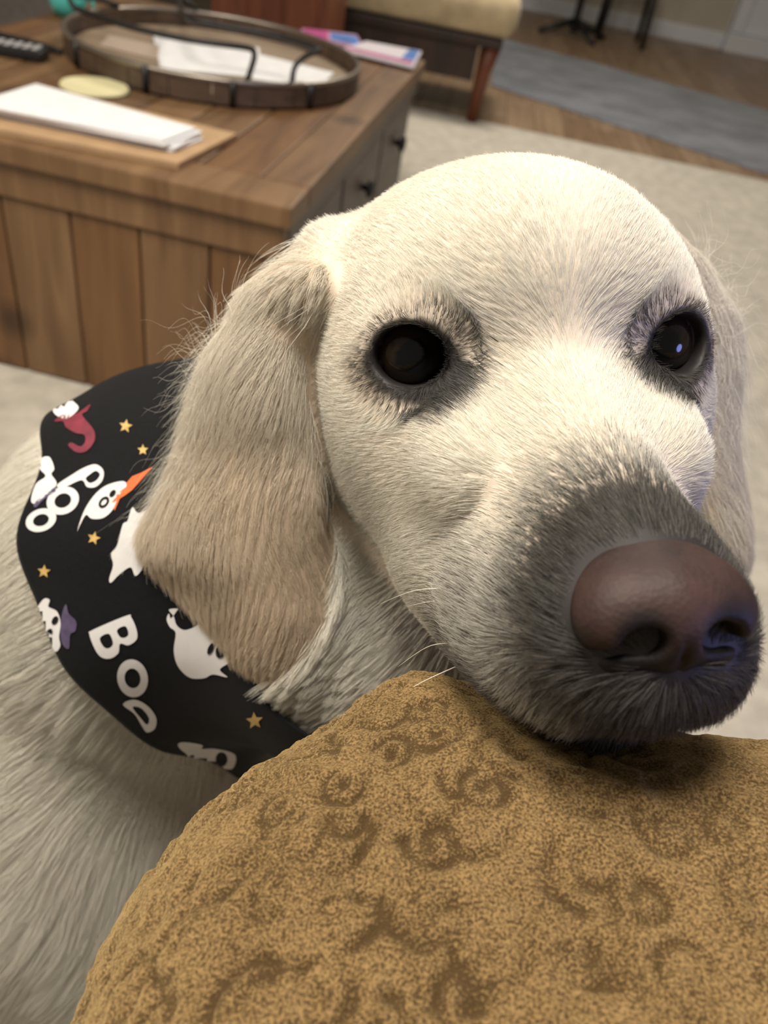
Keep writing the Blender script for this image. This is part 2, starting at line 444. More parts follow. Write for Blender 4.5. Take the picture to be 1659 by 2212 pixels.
# ------------------------------------------------------------------ dog: field
MCAM = np.stack([RGT, -UPV, FWD], -1)
_w = np.array([0.4005859, -0.0912065, -0.0431696]); _a = np.linalg.norm(_w); _n = _w / _a
_K = np.array([[0, -_n[2], _n[1]], [_n[2], 0, -_n[0]], [-_n[1], _n[0], 0]])
HR = MCAM @ (np.eye(3) + math.sin(_a) * _K + (1 - math.cos(_a)) * _K @ _K) @ np.array([[1, 0, 0], [0, 0, -1], [0, -1, 0]], float)
HT = CAM * 1000 + MCAM @ np.array([43.860851, -45.292456, 218.293449])
def hw(p): return np.asarray(p, float) @ HR.T + HT            # head (mm) -> world (mm)
def wh(p): return (np.asarray(p, float) - HT) @ HR            # world (mm) -> head (mm)
def H_ell(c, r, rot=None, k=8):
    return P_ell(hw(c), r, HR if rot is None else HR @ np.array(rot), k)
def H_cone(a, b, ra, rb, k=8):
    return P_cone(hw(a), hw(b), ra, rb, k)

def eye_frame(s):
    d = np.array([s * 0.08, 0.98, 0.12]); d /= np.linalg.norm(d)
    side = np.cross(d, [s * -0.10, 0, 1.0]); side /= np.linalg.norm(side)
    up = np.cross(side, d)
    return side, d, up
EYE_R = 12.2
def eye_c(s): return np.array([s * 35.5 - 0.5, -8.5, -1.0])

head = [
    H_ell((-3.5, -50, 2), (57.5, 60, 47), k=10),                       # cranium
    H_ell((0, -20, 14), (40, 34, 30), k=20),                      # forehead
]
for s in (-1, 1):
    head += [
        H_ell((s * 26, -12, 11), (17, 16, 13), k=14),             # brow
        H_ell((s * 38, -26, -26), (22, 34, 32), k=22),            # cheek
        H_ell((s * 25, 14, -26), (15, 26, 18), k=16),             # below the eye
        H_ell((s * 12.5, 67, -48), (14.5, 24, 20), k=12),             # whisker pad
        H_ell((s * 20, 43, -53), (15, 34, 21), k=8),             # flews
        H_ell((s * 27, -2, -53), (18, 33, 29), k=12),
        H_ell((s * 19, 20, -67), (14, 26, 16), k=10),              # jaw to the mouth corner
        H_ell(eye_c(s), (EYE_R + 2.0,) * 3, k=7),                 # eyelids
    ]
head += [
    H_cone((0, 0, -14), (0, 76, -35), 21, 15, k=14),              # bridge
    H_cone((0, -20, -68), (0, 62, -67), 27, 14, k=10),            # lower jaw
    H_ell((0, -45, -42), (44, 46, 42), k=24),                     # throat
    H_ell((0, 86, -46), (13, 9, 13), k=8),                        # under the nose
]
cuts = []
for s in (-1, 1):
    sd, d, up = eye_frame(s)
    cuts.append((H_ell(eye_c(s) + d * 13, (10.2, 11, 8.5), np.stack([sd, d, up], -1)), 2.0))

def ear_cloud(rows, bulge, th, nu=15, nv=40):
    rows = np.array(rows, float)
    t = np.linspace(0, len(rows) - 1, nv)
    R = np.stack([np.interp(t, np.arange(len(rows)), rows[:, i]) for i in range(rows.shape[1])], -1)
    C, Rr = [], []
    for r in R:
        for u in np.linspace(0, 1, nu):
            b = math.sin(math.pi * u) ** 0.8
            d = r[4] + (r[5] - r[4]) * u - bulge * b
            C.append(at(r[0] + (r[2] - r[0]) * u, r[1] + (r[3] - r[1]) * u, d) * 1000)
            Rr.append(th * (0.55 + 0.45 * b))
    C = np.array(C); Rr = np.array(Rr)
    return ('s', C, Rr, 1.6, 6.0, 1.0)
EAR_R = ear_cloud([
    (642, 612, 694, 615, 0.249, 0.241), (545, 640, 655, 650, 0.257, 0.245), (485, 740, 640, 750, 0.265, 0.246),
    (455, 830, 640, 840, 0.272, 0.248), (440, 930, 648, 940, 0.278, 0.252), (415, 1030, 662, 1050, 0.282, 0.256),
    (392, 1105, 664, 1140, 0.286, 0.260), (368, 1175, 662, 1230, 0.290, 0.265), (436, 1255, 656, 1310, 0.294, 0.272),
    (516, 1325, 632, 1360, 0.296, 0.281), (572, 1378, 606, 1385, 0.296, 0.291)], .010, 5.5)
EAR_L = ear_cloud([
    (1365, 500, 1400, 500, .272, .275), (1420, 565, 1500, 575, .276, .284), (1465, 660, 1558, 660, .280, .292),
    (1480, 745, 1578, 750, .284, .298), (1485, 840, 1570, 840, .288, .302), (1500, 930, 1560, 930, .292, .304),
    (1505, 1020, 1572, 1020, .296, .306), (1520, 1110, 1585, 1105, .300, .308), (1540, 1180, 1580, 1180, .304, .310)],
    .004, 5.0, nu=8)
def px(x, y, d): return at(x, y, d) * 1000
NK0, NK1, NK2 = px(780, 1020, .335), px(405, 1212, .395), px(120, 1480, .480)
body = [
    P_cone(NK0, NK1, 58, 78, k=36),
    P_ell(px(790, 1330, .335), (62, 58, 58), k=30),
    P_cone(NK1, NK2, 78, 106, k=40),
    P_ell(px(190, 1800, .50), (125, 105, 150), k=60),
    P_ell(px(-80, 1640, .57), (150, 118, 140), k=60),
    P_cone((-280, 315, 350), (-640, 330, 345), 122, 104, k=50),
    P_ell((-660, 330, 340), (110, 100, 120), k=50),
    P_cone((-755, 330, 390), (-920, 340, 300), 28, 34, k=30), P_cone((-920, 340, 300), (-1000, 340, 190), 34, 22, k=20),
]
for y0 in (235, 352):
    body += [P_cone((-165, y0 + 2, 300), (-160, y0, 160), 52, 31, k=40), P_cone((-160, y0, 160), (-158, y0, 42), 30, 23, k=10),
             P_ell((-140, y0, 37), (44, 31, 24), k=14)]
for y0 in (262, 395):
    body += [P_ell((-660, y0, 265), (88, 52, 112), k=40), P_cone((-630, y0, 190), (-725, y0, 120), 42, 25, k=24),
             P_cone((-725, y0, 120), (-692, y0, 40), 24, 20, k=10), P_ell((-672, y0, 37), (46, 30, 24), k=14)]
EAR_BASE = P_ell(px(702, 622, .266), (14, 15, 21), k=14)
dog_field = Field(head + [EAR_BASE, EAR_R, EAR_L] + body, cuts)

# ------------------------------------------------------------------ nose leather
NOSE_DZ = -1.6
NOSE_C = np.array([0, 86.0, -31.0])
def N_ell(c, *a, **k): return H_ell((c[0], c[1], c[2] + NOSE_DZ), *a, **k)
nose_prims = [
    N_ell((0, 82, -28), (13, 11, 8.5), rotm(-18, 0, 0), k=6),
    N_ell((0, 90, -32), (9.5, 8.5, 10.5), k=7),
    N_ell((0, 87, -44), (8, 6, 7.5), k=6),
]
for s in (-1, 1):
    nose_prims += [N_ell((s * 9.6, 87, -31.5), (7.6, 9.5, 8.6), rotm(0, 0, s * -25), k=6),
                   N_ell((s * 9.0, 85.5, -40.5), (6.5, 8, 5), rotm(0, s * 20, 0), k=4)]
nose_cuts = []
for s in (-1, 1):
    nose_cuts += [(N_ell((s * 7.8 + .7, 98, -33), (4.3, 8.0, 3.6), rotm(0, s * 25, s * -12)), 2.0),
                  (N_ell((s * 12.6 + .5, 94, -36), (4.6, 6, 1.2), rotm(0, s * 20, s * -25)), 2.0)]
nose_cuts += [(N_ell((0.5, 99.5, -41), (0.9, 3.5, 9)), 1.5)]
nose_field = Field(nose_prims, nose_cuts)
NV, NQ = surface_net(nose_field, hw(NOSE_C) - 34, hw(NOSE_C) + 34, 0.7)

# ------------------------------------------------------------------ mesh helpers
def tag(o, label, cat, group=None):
    o['label'] = label; o['category'] = cat
    if group: o['group'] = group
    return o
def empty(name, loc=(0, 0, 0), rz=0.0):
    o = bpy.data.objects.new(name, None); COL.objects.link(o); o.location = loc; o.rotation_euler = (0, 0, rz); return o
def bm_obj(name, bm, mat, parent=None, smooth=False):
    me = bpy.data.meshes.new(name); bm.to_mesh(me); bm.free()
    if smooth: me.polygons.foreach_set('use_smooth', [True] * len(me.polygons))
    me.materials.append(mat)
    o = bpy.data.objects.new(name, me); COL.objects.link(o)
    if parent: o.parent = parent
    return o
def box_bm(lo, hi, bev=0.0, seg=2, bm=None):
    bm = bm or bmesh.new()
    lo, hi = np.array(lo, float), np.array(hi, float)
    r = bmesh.ops.create_cube(bm, size=1.0, matrix=Matrix.Translation((lo + hi) / 2) @ Matrix.Diagonal((*(hi - lo), 1)))
    if bev:
        es = list({e for v in r['verts'] for e in v.link_edges})
        bmesh.ops.bevel(bm, geom=es, offset=bev, segments=seg, affect='EDGES', profile=.5)
    return bm
def box(name, lo, hi, mat, parent=None, bev=0.003, seg=2, smooth=False):
    return bm_obj(name, box_bm(lo, hi, bev, seg), mat, parent, smooth)
def tube_bm(pts, r, n=10, bm=None, closed=False):
    bm = bm or bmesh.new(); P = np.array(pts, float); m = len(P)
    r = np.broadcast_to(np.asarray(r, float), (m,))
    rings = []
    ref = np.array([0.13, 0.21, 0.97])
    for i in range(m):
        a, b = (P[i - 1], P[(i + 1) % m]) if closed else (P[max(i - 1, 0)], P[min(i + 1, m - 1)])
        t = (b - a) / np.linalg.norm(b - a); u = np.cross(t, ref); u /= np.linalg.norm(u); w = np.cross(t, u)
        rings.append([bm.verts.new(P[i] + r[i] * (math.cos(k * 2 * math.pi / n) * u + math.sin(k * 2 * math.pi / n) * w)) for k in range(n)])
    for i in range(m if closed else m - 1):
        A, B = rings[i], rings[(i + 1) % m]
        for k in range(n): bm.faces.new((A[k], A[(k + 1) % n], B[(k + 1) % n], B[k]))
    if not closed: bm.faces.new(rings[0][::-1]); bm.faces.new(rings[-1])
    bmesh.ops.recalc_face_normals(bm, faces=bm.faces)
    return bm
def lathe_bm(prof, n=48):
    bm = bmesh.new(); rings = []
    for r, z in prof: rings.append([bm.verts.new((r * math.cos(2 * math.pi * k / n), r * math.sin(2 * math.pi * k / n), z)) for k in range(n)])
    for A, B in zip(rings, rings[1:]):
        for k in range(n): bm.faces.new((A[k], A[(k + 1) % n], B[(k + 1) % n], B[k]))
    bm.faces.new(rings[0][::-1]); bm.faces.new(rings[-1])
    bmesh.ops.recalc_face_normals(bm, faces=bm.faces)
    return bm
def spline(pts, n=8):
    P = np.asarray(pts, float); out = []
    for i in range(len(P) - 1):
        p0, p1, p2, p3 = P[max(i - 1, 0)], P[i], P[i + 1], P[min(i + 2, len(P) - 1)]
        for t in np.linspace(0, 1, n, endpoint=False):
            out.append(.5 * (2 * p1 + (p2 - p0) * t + (2 * p0 - 5 * p1 + 4 * p2 - p3) * t * t + (3 * p1 - p0 - 3 * p2 + p3) * t ** 3))
    out.append(P[-1]); return np.array(out)
def structure(o): o['kind'] = 'structure'; return o

# ------------------------------------------------------------------ room shell
floor = structure(empty('floor'))
box('subfloor', (-2.6, -1.6, -.06), (4.2, 7.5, -.012), MAT['floor_base'], floor, bev=0)
prg2 = np.random.default_rng(8)
_pm = {}
for i, x in enumerate(np.arange(-0.6, 4.2, .13)):
    y = (3.3 if x < 2.45 else -1.5) - prg2.uniform(0, .8) * (x < 2.45)
    while y < 7.45:
        L = prg2.uniform(.8, 1.5); y1 = min(y + L, 7.5)
        box('plank', (x + .001, y + .001, -.012), (min(x + .129, 4.2), y1 - .001, 0), MAT['oak_%d' % prg2.integers(0, 3)], floor, bev=.0015, seg=1)
        y = y1
wall_back = structure(box('wall_back', (-2.6, 7.36, 0), (1.86, 7.5, 2.5), MAT['wall_paint'], bev=0))
structure(box('wall_left', (-2.74, -1.6, 0), (-2.6, 7.5, 2.5), MAT['wall_paint'], bev=0))
structure(box('wall_right', (4.2, -1.6, 0), (4.34, 7.5, 2.5), MAT['wall_paint'], bev=0))
structure(box('wall_far', (2.80, 7.36, 0), (4.2, 7.5, 2.5), MAT['wall_paint'], bev=0))
structure(box('wall_over_door', (1.86, 7.36, 2.1), (2.80, 7.5, 2.5), MAT['wall_paint'], bev=0))
structure(box('baseboard_back', (-2.6, 7.34, 0), (1.86, 7.36, .11), MAT['white_paint'], bev=.004))
d1 = structure(empty('door_1'))
box('casing', (1.875, 7.30, 0.13), (1.965, 7.40, 2.1), MAT['white_paint'], d1); box('door_panel', (1.968, 7.33, 0.13), (2.80, 7.37, 2.1), MAT['white_paint'], d1)
box('plinth', (1.862, 7.28, 0), (2.80, 7.40, .125), MAT['white_paint'], d1)

# carpet and rug
def slab_grid(name, corners, z0, z1, mat, nx, ny, amp, cellscale):
    """thick textile with a softly uneven top"""
    A, B, C, D = [np.array(c, float) for c in corners]
    u, v = np.meshgrid(np.linspace(0, 1, nx), np.linspace(0, 1, ny), indexing='ij')
    P = A[None, None] * ((1 - u) * (1 - v))[..., None] + B * (u * (1 - v))[..., None] + C * (u * v)[..., None] + D * ((1 - u) * v)[..., None]
    P3 = np.concatenate([P, np.zeros(P.shape[:2] + (1,))], -1).reshape(-1, 3)
    h = vnoise(P3 * 1000, cellscale)[:, 0] * amp
    edge = np.minimum(np.minimum(u, 1 - u), np.minimum(v, 1 - v)).ravel() < 1e-6
    top = P3 + np.array([0, 0, 1]) * np.where(edge, z0 + .4 * (z1 - z0), z1 + h)[:, None]
    bot = P3 + np.array([0, 0, z0])
    idx = np.arange(nx * ny).reshape(nx, ny); o = nx * ny
    q = np.stack([idx[:-1, :-1], idx[1:, :-1], idx[1:, 1:], idx[:-1, 1:]], -1).reshape(-1, 4)
    rim = np.concatenate([idx[:, 0], idx[-1, 1:], idx[-2::-1, -1], idx[0, -2:0:-1]])
    rn = np.roll(rim, -1)
    s = np.stack([rim, rim + o, rn + o, rn], -1)
    return mesh_np(name, np.concatenate([top, bot]), np.concatenate([q, q[:, ::-1] + o, s]), mat)
c1 = slab_grid('carpet', [(-2.4, -1.4), (2.6, -1.4), (2.6, 3.58), (-2.4, 3.70)], 0.0, .0125, MAT['cream_carpet'], 120, 120, .0004, 60.0)
tag(c1, 'large cream woven carpet under the coffee table', 'carpet')
_g = [onz(1060, 180, .01)[:2], onz(1659, 372, .01)[:2], onz(1640, 232, .01)[:2], onz(1075, 78, .01)[:2]]
_g[1] = _g[0] + (_g[1] - _g[0]) * 1.12; _g[2] = _g[3] + (_g[2] - _g[3]) * 1.15
c2 = slab_grid('runner_rug', _g, 0.0, .012, MAT['grey_rug'], 60, 40, .0015, 70.0)
tag(c2, 'mottled blue grey rug on the wooden floor behind the table', 'rug')

# ------------------------------------------------------------------ coffee table
TZ = .42; TW, TD = .83, 1.21
tb = empty('coffee_table', (-.217, 1.125, 0), math.radians(-4.2)); tag(tb, 'brown rustic planked wooden coffee table with dark drawer knobs', 'table')
WOODS = [MAT['table_wood_%d' % i] for i in range(4)]
nb = 7; pw = (TW - .16) / nb
box('front_board', (-TW, -.0, TZ - .034), (0, .098, TZ), WOODS[1], tb, bev=.004)
box('back_board', (-TW, TD - .10, TZ - .034), (0, TD, TZ), WOODS[2], tb, bev=.004)
box('side_board', (-.079, .101, TZ - .034), (0, TD - .103, TZ), WOODS[0], tb, bev=.004)
box('side_board', (-TW, .101, TZ - .034), (-TW + .079, TD - .103, TZ), WOODS[3], tb, bev=.004)
for i in range(nb):
    x0 = -TW + .081 + i * pw
    box('top_plank', (x0 + .0012, .101, TZ - .034), (x0 + pw - .0012, TD - .103, TZ - .001), WOODS[(i * 3 + 1) % 4], tb, bev=.003)
box('carcass', (-TW + .035, .035, .016), (-.035, TD - .035, TZ - .035), MAT['table_dark'], tb, bev=.002)
box('front_rail', (-TW + .012, .010, TZ - .088), (-.012, .034, TZ - .035), WOODS[1], tb, bev=.003)
nf = 7; fw = (TW - .03) / nf
for i in range(nf):
    x0 = -TW + .015 + i * fw
    box('front_plank', (x0 + .0015, .016, .015), (x0 + fw - .0015, .034, TZ - .089), WOODS[(i * 2 + 3) % 4], tb, bev=.003)
box('side_rail', (-.034, .036, TZ - .075), (-.010, TD - .012, TZ - .035), MAT['table_side'], tb, bev=.003)
box('side_rail', (-.034, .036, .015), (-.010, TD - .012, .07), MAT['table_side'], tb, bev=.003)
for k in range(3):
    y0 = .05 + k * (TD - .08) / 3; y1 = y0 + (TD - .08) / 3 - .02
    dr = box('drawer', (-.034, y0, .073), (-.014, y1, TZ - .078), MAT['table_side'], tb, bev=.004)
    bm = lathe_bm([(.004, -.014), (.007, -.012), (.007, -.004), (.017, 0), (.020, .006), (.017, .012), (.006, .015)], 20)
    bmesh.ops.rotate(bm, verts=bm.verts, cent=(0, 0, 0), matrix=Matrix.Rotation(math.pi / 2, 3, 'Y'))
    bmesh.ops.translate(bm, verts=bm.verts, vec=(.000, (y0 + y1) / 2, .27))
    bm_obj('knob', bm, MAT['black_metal'], dr, True)

# ------------------------------------------------------------------ on the table
tcx = np.array([-.54, 1.84, TZ])
TR = .30
tr = empty('serving_tray', (tcx[0], tcx[1], TZ)); tag(tr, 'round dark wooden tray with wire handles on the coffee table', 'tray')
bm_obj('base', lathe_bm([(.01, .001), (TR - .012, .001), (TR - .006, .006), (TR - .012, .014), (.01, .014)], 72), MAT['tray_wood'], tr, False)
for k in range(24):
    a0, a1 = 2 * math.pi * k / 24 + .004, 2 * math.pi * (k + 1) / 24 - .004
    bm = bmesh.new(); ra, rb = TR - .006, TR + .003
    lo_, hi_ = [], []
    for a in np.linspace(a0, a1, 4):
        for r_, arr in ((rb, 0), (ra, 1)):
            lo_.append(bm.verts.new((r_ * math.cos(a), r_ * math.sin(a), .004))); hi_.append(bm.verts.new((r_ * math.cos(a), r_ * math.sin(a), .041)))
    n_ = len(lo_)
    for j in range(0, n_ - 2, 2):
        bm.faces.new((lo_[j], lo_[j + 2], hi_[j + 2], hi_[j])); bm.faces.new((lo_[j + 1], hi_[j + 1], hi_[j + 3], lo_[j + 3]))
        bm.faces.new((hi_[j], hi_[j + 2], hi_[j + 3], hi_[j + 1])); bm.faces.new((lo_[j], lo_[j + 1], lo_[j + 3], lo_[j + 2]))
    bm.faces.new((lo_[0], hi_[0], hi_[1], lo_[1])); bm.faces.new((lo_[-2], lo_[-1], hi_[-1], hi_[-2]))
    bmesh.ops.recalc_face_normals(bm, faces=bm.faces)
    bm_obj('rim_stave', bm, MAT['tray_dark'], tr)
ang = np.linspace(0, 2 * math.pi, 73)[:-1]
bm_obj('rim_ring', tube_bm(np.stack([TR * np.cos(ang), TR * np.sin(ang), 0 * ang + .043], -1), .0055, 8, closed=True), MAT['pewter'], tr, True)
for a in np.radians([228, 262, 292, 322, 20, 75, 130, 180]):
    p0 = np.array([(TR + .005) * math.cos(a), (TR + .005) * math.sin(a), .004]); p1 = p0 + [0, 0, .042]
    bm_obj('strap', tube_bm([p0, p1], .006, 8), MAT['black_metal'], tr, True)
def tray_pt(x, y, z): return onz(x, y, z) - np.array([tcx[0], tcx[1], TZ])
hA = [onz(548, 200, TZ + .043), onz(566, 165, TZ + .072), onz(566, 135, TZ + .09), onz(535, 106, TZ + .10), onz(400, 88, TZ + .10), onz(255, 62, TZ + .10), onz(175, 30, TZ + .10), onz(150, -10, TZ + .085), onz(190, -10, TZ + .05)]
hB = [onz(662, 200, TZ + .043), onz(664, 160, TZ + .072), onz(672, 128, TZ + .09), onz(700, 112, TZ + .10), onz(600, 78, TZ + .10), onz(470, 55, TZ + .10), onz(405, 38, TZ + .10), onz(388, 10, TZ + .085), onz(392, -25, TZ + .05)]
for hp in (hA, hB):
    P = spline(hp, 7) - np.array([tcx[0], tcx[1], TZ])
    rad = np.linalg.norm(P[:, :2], axis=1); sc = np.minimum(1, (TR - .004) / rad); P[:, :2] *= sc[:, None]
    bm_obj('wire_handle', tube_bm(P, .0052, 8), MAT['black_metal'], tr, True)
def flat_quad(name, pts, z0, z1, mat, label, cat, group=None):
    """sheet with thickness from four world points (x, y)"""
    bm = bmesh.new(); lo = [bm.verts.new((p[0], p[1], z0)) for p in pts]; hi = [bm.verts.new((p[0], p[1], z1)) for p in pts]
    bm.faces.new(hi); bm.faces.new(lo[::-1])
    for i in range(4): bm.faces.new((lo[i], lo[(i + 1) % 4], hi[(i + 1) % 4], hi[i]))
    bmesh.ops.recalc_face_normals(bm, faces=bm.faces)
    bmesh.ops.bevel(bm, geom=list(bm.edges), offset=min(.0008, (z1 - z0) * .3), segments=1, affect='EDGES')
    o = bm_obj(name, bm, mat)
    if label: tag(o, label, cat, group)
    return o
def rect(c, ax, L, Wd):
    ax = np.array(ax, float)[:2]; ax /= np.linalg.norm(ax); n = np.array([-ax[1], ax[0]]); c = np.array(c[:2], float)
    return [c, c + ax * L, c + ax * L + n * Wd, c + n * Wd]
zi = TZ + .0145
p_ = [onz(x, y, zi)[:2] for x, y in ((347, 150), (565, 168), (560, 104), (330, 74))]
flat_quad('letter', p_, zi, zi + .0012, MAT['paper'], 'white letter lying on the left in the round tray', 'paper')
p_ = [onz(x, y, zi + .0015)[:2] for x, y in ((545, 172), (690, 188), (722, 158), (560, 118))]
flat_quad('letter', p_, zi + .0014, zi + .0026, MAT['paper'], 'white letter beside the right wire handle in the tray', 'paper')
p_ = [onz(x, y, zi)[:2] for x, y in ((215, 100), (340, 130), (345, 100), (235, 78))]
flat_quad('place_card', p_, zi, zi + .002, MAT['tan_card'], 'tan card lying at the left end of the tray', 'card')
def quad_px(pts, z): return [onz(x, y, z)[:2] for x, y in pts]
flat_quad('padded_envelope', quad_px(((385, 352), (512, 288), (170, 205), (-80, 262)), TZ + .010), TZ, TZ + .010, MAT['kraft'], 'brown padded kraft envelope under the white envelopes', 'envelope')
enames = ['lowest white envelope on the kraft envelope', 'second white envelope from below on the kraft envelope', 'third white envelope from below on the kraft envelope', 'topmost white envelope of the stack on the kraft envelope']
for i, cs in enumerate((((372, 324), (440, 298), (60, 192), (-60, 236)), ((380, 318), (432, 290), (80, 190), (-50, 232)), ((355, 312), (438, 284), (70, 186), (-60, 226)), ((350, 303), (425, 276), (78, 180), (-60, 222)))):
    z0 = TZ + .0103 + i * .0045
    flat_quad('envelope', quad_px(cs, z0 + .004), z0, z0 + .0042, MAT['paper'], enames[i], 'envelope', 'white envelopes on the coffee table')
yc = onz(205, 192, TZ)
y_ = bm_obj('coaster', lathe_bm([(.02, 0), (.058, 0), (.060, .003), (.058, .006), (.02, .006), (.01, .0055)], 40), MAT['pale_yellow'], None, False)
y_.location = (yc[0], yc[1], TZ); tag(y_, 'pale yellow round coaster between tray and envelopes', 'coaster')
# remote control
ra_, rb_ = onz(-60, 112, TZ)[:2], onz(92, 138, TZ)[:2]
rax = ra_ - rb_; rl = .17; ra_ang = math.atan2(rax[1], rax[0])
rm = empty('remote_control', (rb_[0], rb_[1], TZ), ra_ang); tag(rm, 'black remote control with grey buttons at the left on the table', 'remote')
box('case', (0, -.045, 0), (rl, 0.0, .020), MAT['black_plastic'], rm, bev=.006, seg=3)
for i in range(9):
    for j in range(3):
        box('button', (.010 + i * .017, -.040 + j * .0135, .0195), (.021 + i * .017, -.031 + j * .0135, .0225), MAT['grey_plastic'], rm, bev=.001, seg=1)
cpts = spline([onz(x, y, TZ + .006) for x, y in ((-90, 48), (0, 75), (70, 92), (132, 112))], 8)
tag(bm_obj('cable', tube_bm(cpts, .0058, 8), MAT['black_plastic'], None, True), 'black cable running along the table behind the remote', 'cable')
tcp = onz(160, 42, TZ)
cup = empty('cup', (tcp[0] - .02, tcp[1] + .02, TZ)); tag(cup, 'small turquoise cup at the far left corner of the table', 'cup')
bm_obj('bowl', lathe_bm([(.012, 0), (.030, .001), (.038, .02), (.045, .055), (.043, .055), (.035, .02), (.02, .006)], 32), MAT['teal'], cup, True)
an = np.linspace(-1.3, 1.3, 9)
bm_obj('handle', tube_bm([(.038 + .022 * math.cos(a), 0, .03 + .018 * math.sin(a)) for a in an], .004, 8), MAT['teal'], cup, True)
# magazines
for (cs, z0, th, m1, lab) in (
        (((640, 78), (790, 112), (770, 80), (655, 66)), TZ + .0005, .006, 'mag_pink', 'pink and blue magazine behind the tray'),
        (((738, 112), (893, 150), (910, 118), (790, 96)), TZ + .0068, .008, 'mag_white', 'white magazine with blue edge at the far table corner')):
    pts_ = [onz(x, y, z0)[:2] for x, y in cs]
    mg = flat_quad('magazine', pts_, z0, z0 + th, MAT[m1], lab, 'magazine')
    ctr = np.mean(pts_, 0); A_, B_, C_, D_ = [ctr + (np.array(q) - ctr) * .93 for q in pts_]
    def lerp(u, v): return A_ * (1 - u) * (1 - v) + B_ * u * (1 - v) + C_ * u * v + D_ * (1 - u) * v
    panels = ([(.0, .45, 0, 1, 'mag_magenta'), (.5, 1, .1, .9, 'mag_blue')] if m1 == 'mag_pink' else [(0, 1, 0, .2, 'mag_magenta'), (.8, 1, .25, 1, 'mag_blue')])
    for (u0, u1, v0, v1, mm) in panels:
        bmq = bmesh.new(); vsq = [bmq.verts.new((*lerp(u, v), z0 + th + .0003)) for u, v in ((u0, v0), (u1, v0), (u1, v1), (u0, v1))]; bmq.faces.new(vsq)
        bmesh.ops.recalc_face_normals(bmq, faces=bmq.faces); bm_obj('cover_print', bmq, MAT[mm], mg)

# ------------------------------------------------------------------ behind the table
lf = onz(1022, 262, .014)
ch = empty('bench', (lf[0], lf[1], .0)); tag(ch, 'dark wooden bench with red brown legs behind the table', 'bench')
SW, SDp = .85, .50
SH = ony(1055, 92, lf[1])[2]
for lx, ly in ((0, 0), (-SW, 0), (0, SDp), (-SW, SDp)):
    bm = tube_bm([(lx - .008, ly, .014), (lx, ly, .2), (lx + .012, ly, SH - .01)], [.022, .03, .038], 10)
    bm_obj('leg', bm, MAT['mahogany'], ch, True)
box('seat_frame', (-SW - .05, -.05, SH - .012), (.05, SDp + .05, SH + .02), MAT['dark_wood'], ch, bev=.006)
box('apron', (-SW + .04, -.02, SH - .14), (-.04, .01, SH - .013), MAT['dark_wood'], ch)
box('apron', (-.022, .05, SH - .16), (.012, SDp - .05, SH - .013), MAT['dark_wood'], ch)
box('stretcher', (-.018, .03, .10), (.012, SDp - .03, .14), MAT['dark_wood'], ch)
bm = box_bm((-SW - .05, -.07, SH + .0215), (.09, SDp + .02, SH + .17), .06, 5)
for v in bm.verts: v.co += Vector((0, 0, .018 * math.sin(v.co.x * 9) * (v.co.z > SH + .1)))
cu = bm_obj('bench_cushion', bm, MAT['beige_cloth'], None, True); cu.location = (lf[0], lf[1], 0)
tag(cu, 'thick beige cushion lying on the dark wooden bench', 'cushion')
# red-brown chest
cx0 = ony(455, 30, 2.95)[0]; cx1 = ony(700, 70, 2.95)[0]
cb = empty('wooden_chest', (cx1, 2.95, .014)); tag(cb, 'red brown wooden chest standing behind the tray', 'chest')
wd = cx1 - cx0
box('body', (-wd, 0, .06), (0, .42, .50), MAT['mahogany'], cb, bev=.006)
box('lid', (-wd - .015, -.015, .502), (.015, .435, .535), MAT['mahogany'], cb, bev=.006)
for fx in (-wd + .05, -.05):
    for fy in (.05, .37): box('foot', (fx - .035, fy - .035, 0), (fx + .035, fy + .035, .06), MAT['dark_wood'], cb, bev=.006)
for i in range(3): box('panel', (-wd + .02 + i * (wd - .04) / 3 + .01, -.008, .10), (-wd + .02 + (i + 1) * (wd - .04) / 3 - .01, 0.0, .46), MAT['mahogany'], cb, bev=.003)
# black dining chair
A_, B_ = onz(1290, 88, 0), onz(1385, 108, 0)
dcx = empty('dining_chair', (A_[0], A_[1], 0), math.atan2(B_[1] - A_[1], B_[0] - A_[0])); tag(dcx, 'black metal dining chair on the wooden floor by the wall', 'chair')
LW = np.linalg.norm(B_[:2] - A_[:2]); 
for lx, ly in ((0, 0), (LW, 0), (0, .40), (LW, .40)):
    bm_obj('leg', tube_bm([(lx, ly, 0), (lx + (.02 if lx == 0 else -.02), ly + (.015 if ly == 0 else -.015), .44)], [.016, .022], 10), MAT['black_metal'], dcx, True)
box('seat', (-.03, -.03, .44), (LW + .03, .43, .48), MAT['black_metal'], dcx, bev=.012, seg=3)
for lx in (0.02, LW - .02): bm_obj('back_post', tube_bm([(lx, .40, .47), (lx, .46, .92)], .014, 10), MAT['black_metal'], dcx, True)
for z in (.62, .74, .86): box('back_slat', (.02, .42 + (z - .47) * .13, z), (LW - .02, .435 + (z - .47) * .13, z + .06), MAT['black_metal'], dcx, bev=.004)
# black pedestal table base beside it
pb = onz(1268, 92, 0) + np.array([-.10, .12, 0])
pt = empty('side_table', (pb[0], pb[1], 0)); tag(pt, 'black pedestal table with crossed feet next to the dining chair', 'table')
bm_obj('column', lathe_bm([(.03, .03), (.035, .05), (.026, .1), (.026, .66), (.06, .70), (.02, .70)], 20), MAT['black_metal'], pt, True)
for k in range(4):
    a = k * math.pi / 2 + .5
    bm_obj('foot', tube_bm([(0, 0, .10), (.12 * math.cos(a), .12 * math.sin(a), .06), (.27 * math.cos(a), .27 * math.sin(a), .017)], [.024, .02, .016], 8), MAT['black_metal'], pt, True)
bm_obj('table_top', lathe_bm([(.02, .70), (.38, .70), (.385, .715), (.38, .73), (.02, .73)], 40), MAT['black_metal'], pt)
